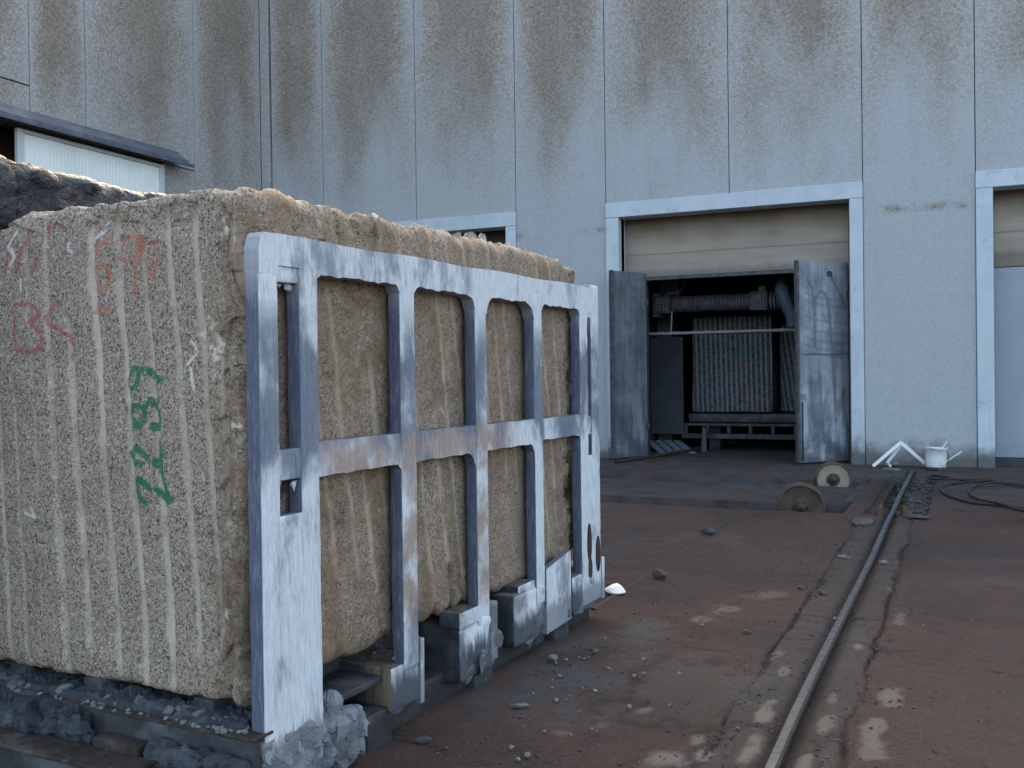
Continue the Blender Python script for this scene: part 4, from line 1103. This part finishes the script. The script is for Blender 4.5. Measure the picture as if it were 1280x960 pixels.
lathe('mud_foot', [(.125, -.004), (.165, -.004), (.175, .03), (.160, .06)], 28, M['slurry_dark'], bk, warp=dent)
for k, (a, l, lean) in enumerate(((0.3, .20, .6), (3.4, .12, -.4))):
    p0 = np.array([.09 * math.cos(a), .09 * math.sin(a), .33])
    bar('scrap_strip', p0, p0 + np.array([lean * l, .2 * l, l * .8]), .025, .006, M['white_metal'], bk)
st = bar('white_stick', (0, 0, 0), (0.38, 0.06, 0.28), 0.06, 0.012, M['white_metal'])
st.location = (-0.36, 18.62, 0.02); tag(st, 'short flat white stick leaning up behind the right side of the bucket', 'stick')

vf = thing('bent_stand', (-1.0, 18.55, 0), 0, 'bent white metal frame standing like an inverted V beside the bucket', 'frame')
apex = np.array([0.05, 0.0, 0.445])
for nm, p0, p1 in (('side_bar', (-0.41, -0.05, 0.02), apex), ('side_bar', (-0.19, 0.16, 0.06), apex + (0.02, 0.05, -0.03)), ('side_bar', (0.06, 0.0, 0.43), (0.43, 0.02, 0.09)), ('side_bar', (0.10, 0.08, 0.395), (0.45, 0.12, 0.05))):
    bar(nm, p0, p1, 0.022, 0.055, M['white_metal'], vf)
for p0, p1 in (((-0.19, 0.16, 0.07), (-0.12, 0.0, 0.02)), ((0.43, 0.02, 0.095), (0.45, 0.12, 0.055)), ((0.05, 0.0, 0.44), (0.09, 0.07, 0.40))):
    bar('cross_bar', p0, p1, 0.022, 0.045, M['white_metal'], vf)

cz = 0.017
path = [(1.6, 16.5, cz), (0.85, 16.32, cz), (0.30, 16.48, cz), (-0.02, 16.62, cz), (-0.30, 17.10, cz), (-0.42, 17.20, cz), (-0.47, 16.95, cz), (-0.42, 16.62, cz), (-0.18, 16.44, cz + .02), (0.10, 16.42, cz + .03), (0.42, 16.40, cz + .03),
        (0.0, 16.22, cz), (-0.24, 15.60, cz), (-0.24, 14.95, cz), (-0.13, 14.38, cz), (0.12, 13.80, cz), (0.44, 13.62, cz), (0.66, 13.42, cz), (0.95, 13.35, cz), (1.3, 13.6, cz), (1.35, 14.6, cz), (1.1, 15.4, cz), (0.80, 15.72, cz + .02), (0.45, 16.02, cz + .03),
        (0.24, 15.85, cz + .01), (0.12, 15.35, cz), (0.11, 14.72, cz), (0.22, 13.98, cz + .02), (0.44, 13.56, cz + .03), (0.70, 13.18, cz), (1.4, 12.9, cz)]
tag(tube('cable', smooth_path(path, 8), 0.017, M['cable'], n=8), 'black cable looped on the floor in front of the right gate', 'cable')

# dark lump at the right edge
me = rock_mesh('slag_lump', M['dark_stone'], 91, 4, (1, 1, 1.1), 0.9)
o = bpy.data.objects.new('slag_lump', me); o.location = (0.88, 12.35, -0.03); o.scale = (0.24, 0.34, 0.26); link(o)
tag(o, 'dark splashed stone lump on the floor at the right edge', 'stone')

# ================================================================== THE SAW ROOM
gs = thing('gang_saw', (-4.3, 20.9, 0), 0, 'slurry-caked stone saw with ribbed blade roller inside the open doorway', 'machine')
prof = [(0.0, -1.62), (0.16, -1.62), (0.16, -1.52)]
z = -1.40
rsd = np.random.RandomState(4)
while z < 0.35:
    R0 = 0.165 + 0.01 * rsd.rand(); prof += [(R0, z), (R0, z + .036), (0.135, z + .04), (0.135, z + .052)]; z += .054
while z < 1.5:
    R0 = 0.20 + 0.035 * rsd.rand(); prof += [(R0, z), (R0, z + .034), (0.13, z + .038), (0.13, z + .066)]; z += .07
prof += [(0.13, 1.5), (0.0, 1.5)]
dr = lathe('blade_roller', prof, 28, M['saw_metal'], gs, smooth=False)
dr.rotation_euler = (0, R_(90), 0); dr.location = (0, -0.25, 3.16)
for x0 in (-1.60, 0.42):
    pl = box('bolted_flange', x0, x0 + 0.34, -0.49, -0.43, 2.96, 3.34, M['dark_steel'], gs)
    for r_ in range(2):
        for zz in (3.06, 3.12, 3.19, 3.25):
            for c_ in range(2):
                lathe('bolt_head', [(0, .012), (.016, .012), (.018, 0)], 6, M['chip'], pl, loc=(x0 + 0.07 + 0.13 * r_ + .06 * c_, -0.492, zz)).rotation_euler = (R_(90), 0, 0)
box('end_bracket', -1.66, -1.50, -0.42, -0.08, 2.90, 3.42, M['saw_metal'], gs, r=0.02)
box('hanger_column', -1.62, -1.18, -0.02, 0.28, 3.30, 4.6, M['saw_metal'], gs, r=0.05)
box('frame_column', -1.95, -1.62, 0.9, 1.4, 0.0, 4.8, M['saw_metal'], gs, r=0.02)
box('frame_column', 1.8, 2.15, 0.9, 1.4, 0.0, 4.8, M['saw_metal'], gs, r=0.02)
box('frame_beam', -1.95, 2.15, 0.92, 1.38, 4.3, 4.75, M['soot'], gs, r=0.02)
tube('hose', smooth_path([(-1.2, -.1, 3.9), (-1.02, -.2, 3.6), (-1.1, -.3, 3.42), (-1.35, -.4, 3.38)], 6), 0.022, M['saw_metal'], gs, 7)
wk = box('walkway_plank', -1.62, 1.45, -0.85, -0.45, 2.50, 2.555, M['chip'], gs, r=0.006, seg=0.12, amp=0.01)
tube('hanging_rod', [(-1.18, -0.7, 2.55), (-1.18, -0.62, 3.0)], 0.018, M['chip'], gs, 7)
tube('hanging_rod', [(-1.16, -0.6, 2.52), (-1.16, -0.6, 2.12)], 0.012, M['dark_steel'], gs, 6)
box('splash_panel', -2.0, -1.26, 0.55, 0.60, 0.35, 2.50, M['soot'], gs, r=0.01)
gp_ = box('green_cap', 0.56, 0.70, -0.33, -0.2, 3.36, 3.46, M['green_plastic'], gs)

duct = tube('blue_duct', smooth_path([(-3.05, 20.3, 3.52), (-3.18, 20.18, 3.48), (-3.20, 20.12, 3.30), (-3.12, 20.1, 3.05), (-3.02, 20.1, 2.80), (-3.0, 20.1, 2.57)], 6), [0.05 + 0.09 * math.sin(min(1, i / 20) * 2.2) for i in range(31)], M['blue_plastic'], n=14)
tag(duct, 'bent dull blue plastic duct hanging by the right end of the saw roller', 'duct')

def saw_block_fn(lo, hi, seed, tilt):
    def fn(v):
        p, d = roundify(v, lo, hi, 0.05)
        wf = np.clip(-d[:, 1], 0, 1)
        geo = np.zeros((len(p), 4)); paint = np.zeros((len(p), 4))
        n = fbm(p, 4, 4, seed)
        disp = 0.02 * n
        gm = np.zeros(len(p))
        x0 = lo[0] + 0.03
        while x0 < hi[0] + .6:
            x = np.abs(p[:, 0] - x0 + tilt * (p[:, 2] - lo[2])) / 0.022
            disp -= 0.022 * np.sqrt(np.clip(1 - x * x, 0, 1)) * wf
            gm = np.maximum(gm, sstep(x, 1.0, .6) * (wf > .4)); x0 += 0.108
        geo[:, 0] = gm
        q = np.stack([p[:, 0], p[:, 2]], -1)
        c = (lo[0] + hi[0]) / 2
        for ch, pts, w in ((0, [(c + .12, 2.55), (c + .12, 2.40), (c + .26, 2.40)], .05), (0, [(c + .12, 2.18), (c + .24, 2.18), (c + .22, 2.05), (c + .1, 2.1)], .05), (1, [(c + .14, 1.92), (c + .3, 1.9)], .045), (1, [(c + .12, 1.3), (c + .2, 1.2), (c + .12, 1.1)], .04), (1, [(c + .62, 1.0), (c + .78, .95)], .04)):
            if seed == 401: paint[:, ch] = np.maximum(paint[:, ch], 0.45 * sstep(seg_dist(q, pts), w, w * .5) * (wf > .5))
        return p + d * disp[:, None], geo, paint
    return fn
lo, hi_ = np.array([-5.45, 21.8, 0.82]), np.array([-3.68, 24.0, 2.95])
block_mesh('granite_block', lo, hi_, (150, 8, 120), saw_block_fn(lo, hi_, 401, 0.02), 'granite_grey', (0, 0, 0), 0, 'grey grooved granite block standing under the roller inside the doorway', 'stone block')
lo, hi_ = np.array([-3.62, 22.3, 0.82]), np.array([-2.3, 24.2, 2.75])
block_mesh('granite_block', lo, hi_, (110, 8, 90), saw_block_fn(lo, hi_, 402, 0.14), 'granite_grey', (0, 0, 0), 0, 'second grooved block inside the doorway, half hidden by the right door leaf', 'stone block')
t2 = thing('block_trolley', (-4.0, 21.5, 0), 0, 'dark steel trolley with oval-holed beam inside the open doorway', 'trolley')
box('deck', -1.46, 2.0, 0.0, 3.0, 0.62, 0.80, M['dark_steel'], t2, r=0.015, seg=0.12, amp=0.01)
# castellated front beam: flanges and webs around oval holes
box('beam_flange', -1.55, 2.0, -0.12, 0.06, 0.545, 0.60, M['dark_steel'], t2)
box('beam_flange', -1.58, 2.0, -0.12, 0.06, 0.27, 0.375, M['dark_steel'], t2)
for k in range(8):
    x0 = -1.55 + k * 0.47
    box('beam_web', x0, x0 + 0.09, -0.09, 0.0, 0.37, 0.55, M['dark_steel'], t2, r=0.02)
for x0 in (-1.1, 1.2):
    for y0 in (0.4, 2.2):
        box('trolley_leg', x0, x0 + .25, y0, y0 + .3, 0.0, 0.62, M['dark_steel'], t2)
# slurry-covered boards and bar on the floor by the left door
for k, (x, y, a, lab) in enumerate([(-6.0, 20.9, .55, 'leftmost of the pale boards lying inside the doorway'), (-5.80, 20.95, .55, 'second pale board from the left inside the doorway'), (-5.60, 21.0, .55, 'third pale board from the left inside the doorway'), (-5.40, 21.05, .55, 'rightmost of the pale boards lying inside the doorway')]):
    o = box('floor_board', -0.085, 0.085, -0.8, 0.75, 0.0, 0.03, M['plank'], r=0.006, seg=0.08, amp=0.006, seed=k)
    o.location = (x, y, 0.05); o.rotation_euler = (R_(10), 0, a)
    tag(o, lab, 'board', 'boards on the saw room floor')
tag(tube('steel_bar', smooth_path([(-6.0, 18.0, .03), (-5.6, 19.4, .04), (-5.25, 20.8, .06), (-5.12, 21.3, .08)], 6), 0.03, M['rusty'], n=8), 'thin rusty bar lying on the floor from the doorway towards the trench', 'bar')
o = prism('bar_stand', [(-0.06, 0), (0.06, 0), (0.05, 0.45), (-0.02, 0.55)], -0.02, 0.02, 1, M['saw_metal'], loc=(-5.05, 21.2, 0))
tag(o, 'small upright steel stand before the trolley beam inside the doorway', 'stand')

# ================================================================== STONES, CHIPS, GRAVEL
def stone(x, y, r, mat, label, seed, squash=(1, 1, .7), rz=0.0, cat='stone', z=-0.004, name='stone', group=None):
    o = bpy.data.objects.new(name, rock_mesh(name, M[mat], seed, 2, squash))
    o.location = (x, y, z); o.scale = (r, r, r); o.rotation_euler = (0, 0, rz); link(o)
    return tag(o, label, cat, group)
stone(-2.44, 7.30, 0.10, 'sun_patch', 'bright white chip standing in for a sunlit patch at the far foot of the trolley', 501, (1.0, .75, .45), .5)  # added chip that stands in for a small patch of sunlight
stone(-1.13, 7.97, 0.045, 'chip_dark', 'left of two grey stones lying left of the rail', 502)
stone(-0.965, 7.83, 0.042, 'chip_dark', 'right of two grey stones, the one closer to the rail', 503)
stone(-2.06, 4.61, 0.042, 'chip', 'pale flat stone on the floor in front of the trolley middle', 504, (1.1, .8, .45), .4)
stone(-2.22, 5.44, 0.038, 'chip', 'pale round stone on the floor by the second cross beam', 505)
stone(-2.28, 7.95, 0.065, 'chip_dark', 'small dark stone just beyond the far trolley post', 506)
stone(-2.42, 10.30, 0.10, 'chip_dark', 'grey-blue stone lying on the buried rail line', 507, (1.2, .8, .5))
stone(-1.05, 18.62, 0.09, 'chip', 'grey rounded stone under the bent white frame', 508, (1, 1, .9))
slab('white_shard', -1.08, 18.05, 0.13, 0.10, 0.03, 'chip', 'flat pale shard on the floor before the white frame', 'shard', 9)
stone(-1.72, 17.9, 0.05, 'wheel_rust', 'small orange-brown stone on the floor left of the white frame', 509)
stone(-2.30, 4.02, 0.045, 'chip_dark', 'dark flat stone on the floor close to the near trolley foot', 510, (1.1, .9, .4))
stone(-0.62, 9.25, 0.05, 'chip', 'crumbled pale stone right of the rail', 511, (1.2, 1, .5))
stone(-0.98, 9.45, 0.05, 'chip', 'crumbled pale stone left of the rail', 512, (1.2, .8, .5))
stone(-1.28, 7.55 - 1.1, 0.035, 'wheel_rust', 'small reddish stone by the crack left of the rail', 513)

def scatter(name, pts, mat, label, cat, seeds=4, mn=0.004, mx=0.018, onz=None):
    """many tiny crumbs joined into one object"""
    rs_ = np.random.RandomState(len(pts))
    protos = []
    for k in range(seeds):
        me = rock_mesh('tmp', M[mat], 700 + k, 1, (1, 1, .65))
        protos.append((np.array([v.co[:] for v in me.vertices]), np.array([p.vertices[:] for p in me.polygons])))
        bpy.data.meshes.remove(me)
    V, F, nb_ = [], [], 0
    for (x, y, z_) in pts:
        v, f = protos[rs_.randint(seeds)]
        r0 = mn + (mx - mn) * rs_.rand() ** 4
        a = rs_.rand() * 6.28; c, s2 = math.cos(a), math.sin(a)
        w = v * r0
        V.append(np.stack([w[:, 0] * c - w[:, 1] * s2 + x, w[:, 0] * s2 + w[:, 1] * c + y, w[:, 2] + z_], -1)); F.append(f + nb_); nb_ += len(v)
    o = mesh_np(name, np.vstack(V), np.vstack(F), M[mat], smooth=False)
    return tag(o, label, cat, kind='stuff')
rs2 = np.random.RandomState(21)
def blob(n, cx, cy, sx_, sy_): return [(cx + sx_ * rs2.normal(), cy + sy_ * rs2.normal(), -0.003) for _ in range(n)]
pts = blob(260, -1.98, 5.35, .22, .55) + blob(160, -1.3, 6.5, .5, 1.6) + [(rs2.uniform(-2.2, .8), rs2.uniform(3.2, 12), -0.003) for _ in range(4200)]
pts = [p for p in pts if not (p[0] < -2.36 + 0.05 * (p[1] - 3) and p[1] < 6.8)]
scatter('gravel', pts, 'chip_dark', 'fine grey grit scattered over the red-brown floor', 'grit', mn=0.0025, mx=0.016)
scatter('gravel', [(RX + (1 if rs2.rand() < .5 else -1) * abs(rs2.normal(.26, .10)), rs2.uniform(3.4, 12.2), -0.010) for _ in range(3200)], 'chip_dark', 'earthy crumbs along both sides of the rail', 'grit', mn=0.003, mx=0.017)
scatter('gravel', [(rs2.uniform(-1.0, -0.36), rs2.uniform(12.5, 17.0), -0.075) for _ in range(500)], 'chip_dark', 'grey-blue gravel in the bed around the far end of the rail', 'gravel', mn=0.02, mx=0.055)

scatter('gravel', [(x, y, z_) for x, y, z_ in blob(90, -1.95, 5.35, .25, .5) + blob(40, -1.75, 4.4, .3, .4) + blob(26, -0.9, 8.2, .25, 1.6) if x > -2.2], 'chip', 'loose pale stones strewn on the floor alongside the trolley', 'stones', mn=0.005, mx=0.026)
# stone chips on the trolley deck
ca, sa = math.cos(TH), math.sin(TH)
def W_(s, b, z=0.0): return (TP[0] + s * ca - b * sa, TP[1] + s * sa + b * ca, z)
rs3 = np.random.RandomState(33)
big_ = [(-0.015, 1.13, .045, 'largest pale stone chip on the trolley deck edge'), (-0.02, .98, .022, None), (-0.01, .87, .026, None), (0.0, .70, .036, 'upright pale stone chip under the groove bottoms on the deck'), (-0.02, .63, .030, None), (0.0, .58, .032, None), (-0.03, .50, .034, None), (-0.02, .42, .028, None), (0.0, .34, .036, None), (-0.02, .26, .030, None), (-0.03, .80, .020, None), (0.0, .47, .026, None), (-0.01, .20, .035, None), (0.01, .30, .025, None), (-0.03, 1.35, .022, None), (-0.02, 1.45, .025, None)]
for k, (s, b_, r0, lb) in enumerate(big_):
    x, y, z_ = W_(s, b_, 0.318 + 0.12 * max(0, min(s + .03, .05)))
    stone(x, y, r0, 'chip', lb or 'small pale stone chip lying along the trolley deck edge', 600 + k, (1.1, .8, .75), rs3.rand() * 6, 'stone chip', z_, 'stone_chip', None if lb else 'pale chips along the trolley deck edge')
pts = []
for _ in range(1100):
    b_ = rs3.uniform(0.02, 1.6); s = rs3.uniform(-0.08, 0.12)
    x, y, z_ = W_(s, b_, 0.306 + 0.01 * rs3.rand()); pts.append((x, y, z_))
for _ in range(120):
    x, y, z_ = W_(rs3.uniform(.9, 1.15) if rs3.rand() < .5 else rs3.uniform(1.5, 1.9), rs3.uniform(.05, .5), 0.34); pts.append((x, y, z_ + (0.035 if False else 0)))
scatter('stone_crumbs', pts, 'chip', 'pale crumbs and stone dust heaped along the trolley deck', 'crumbs', mn=0.003, mx=0.022)
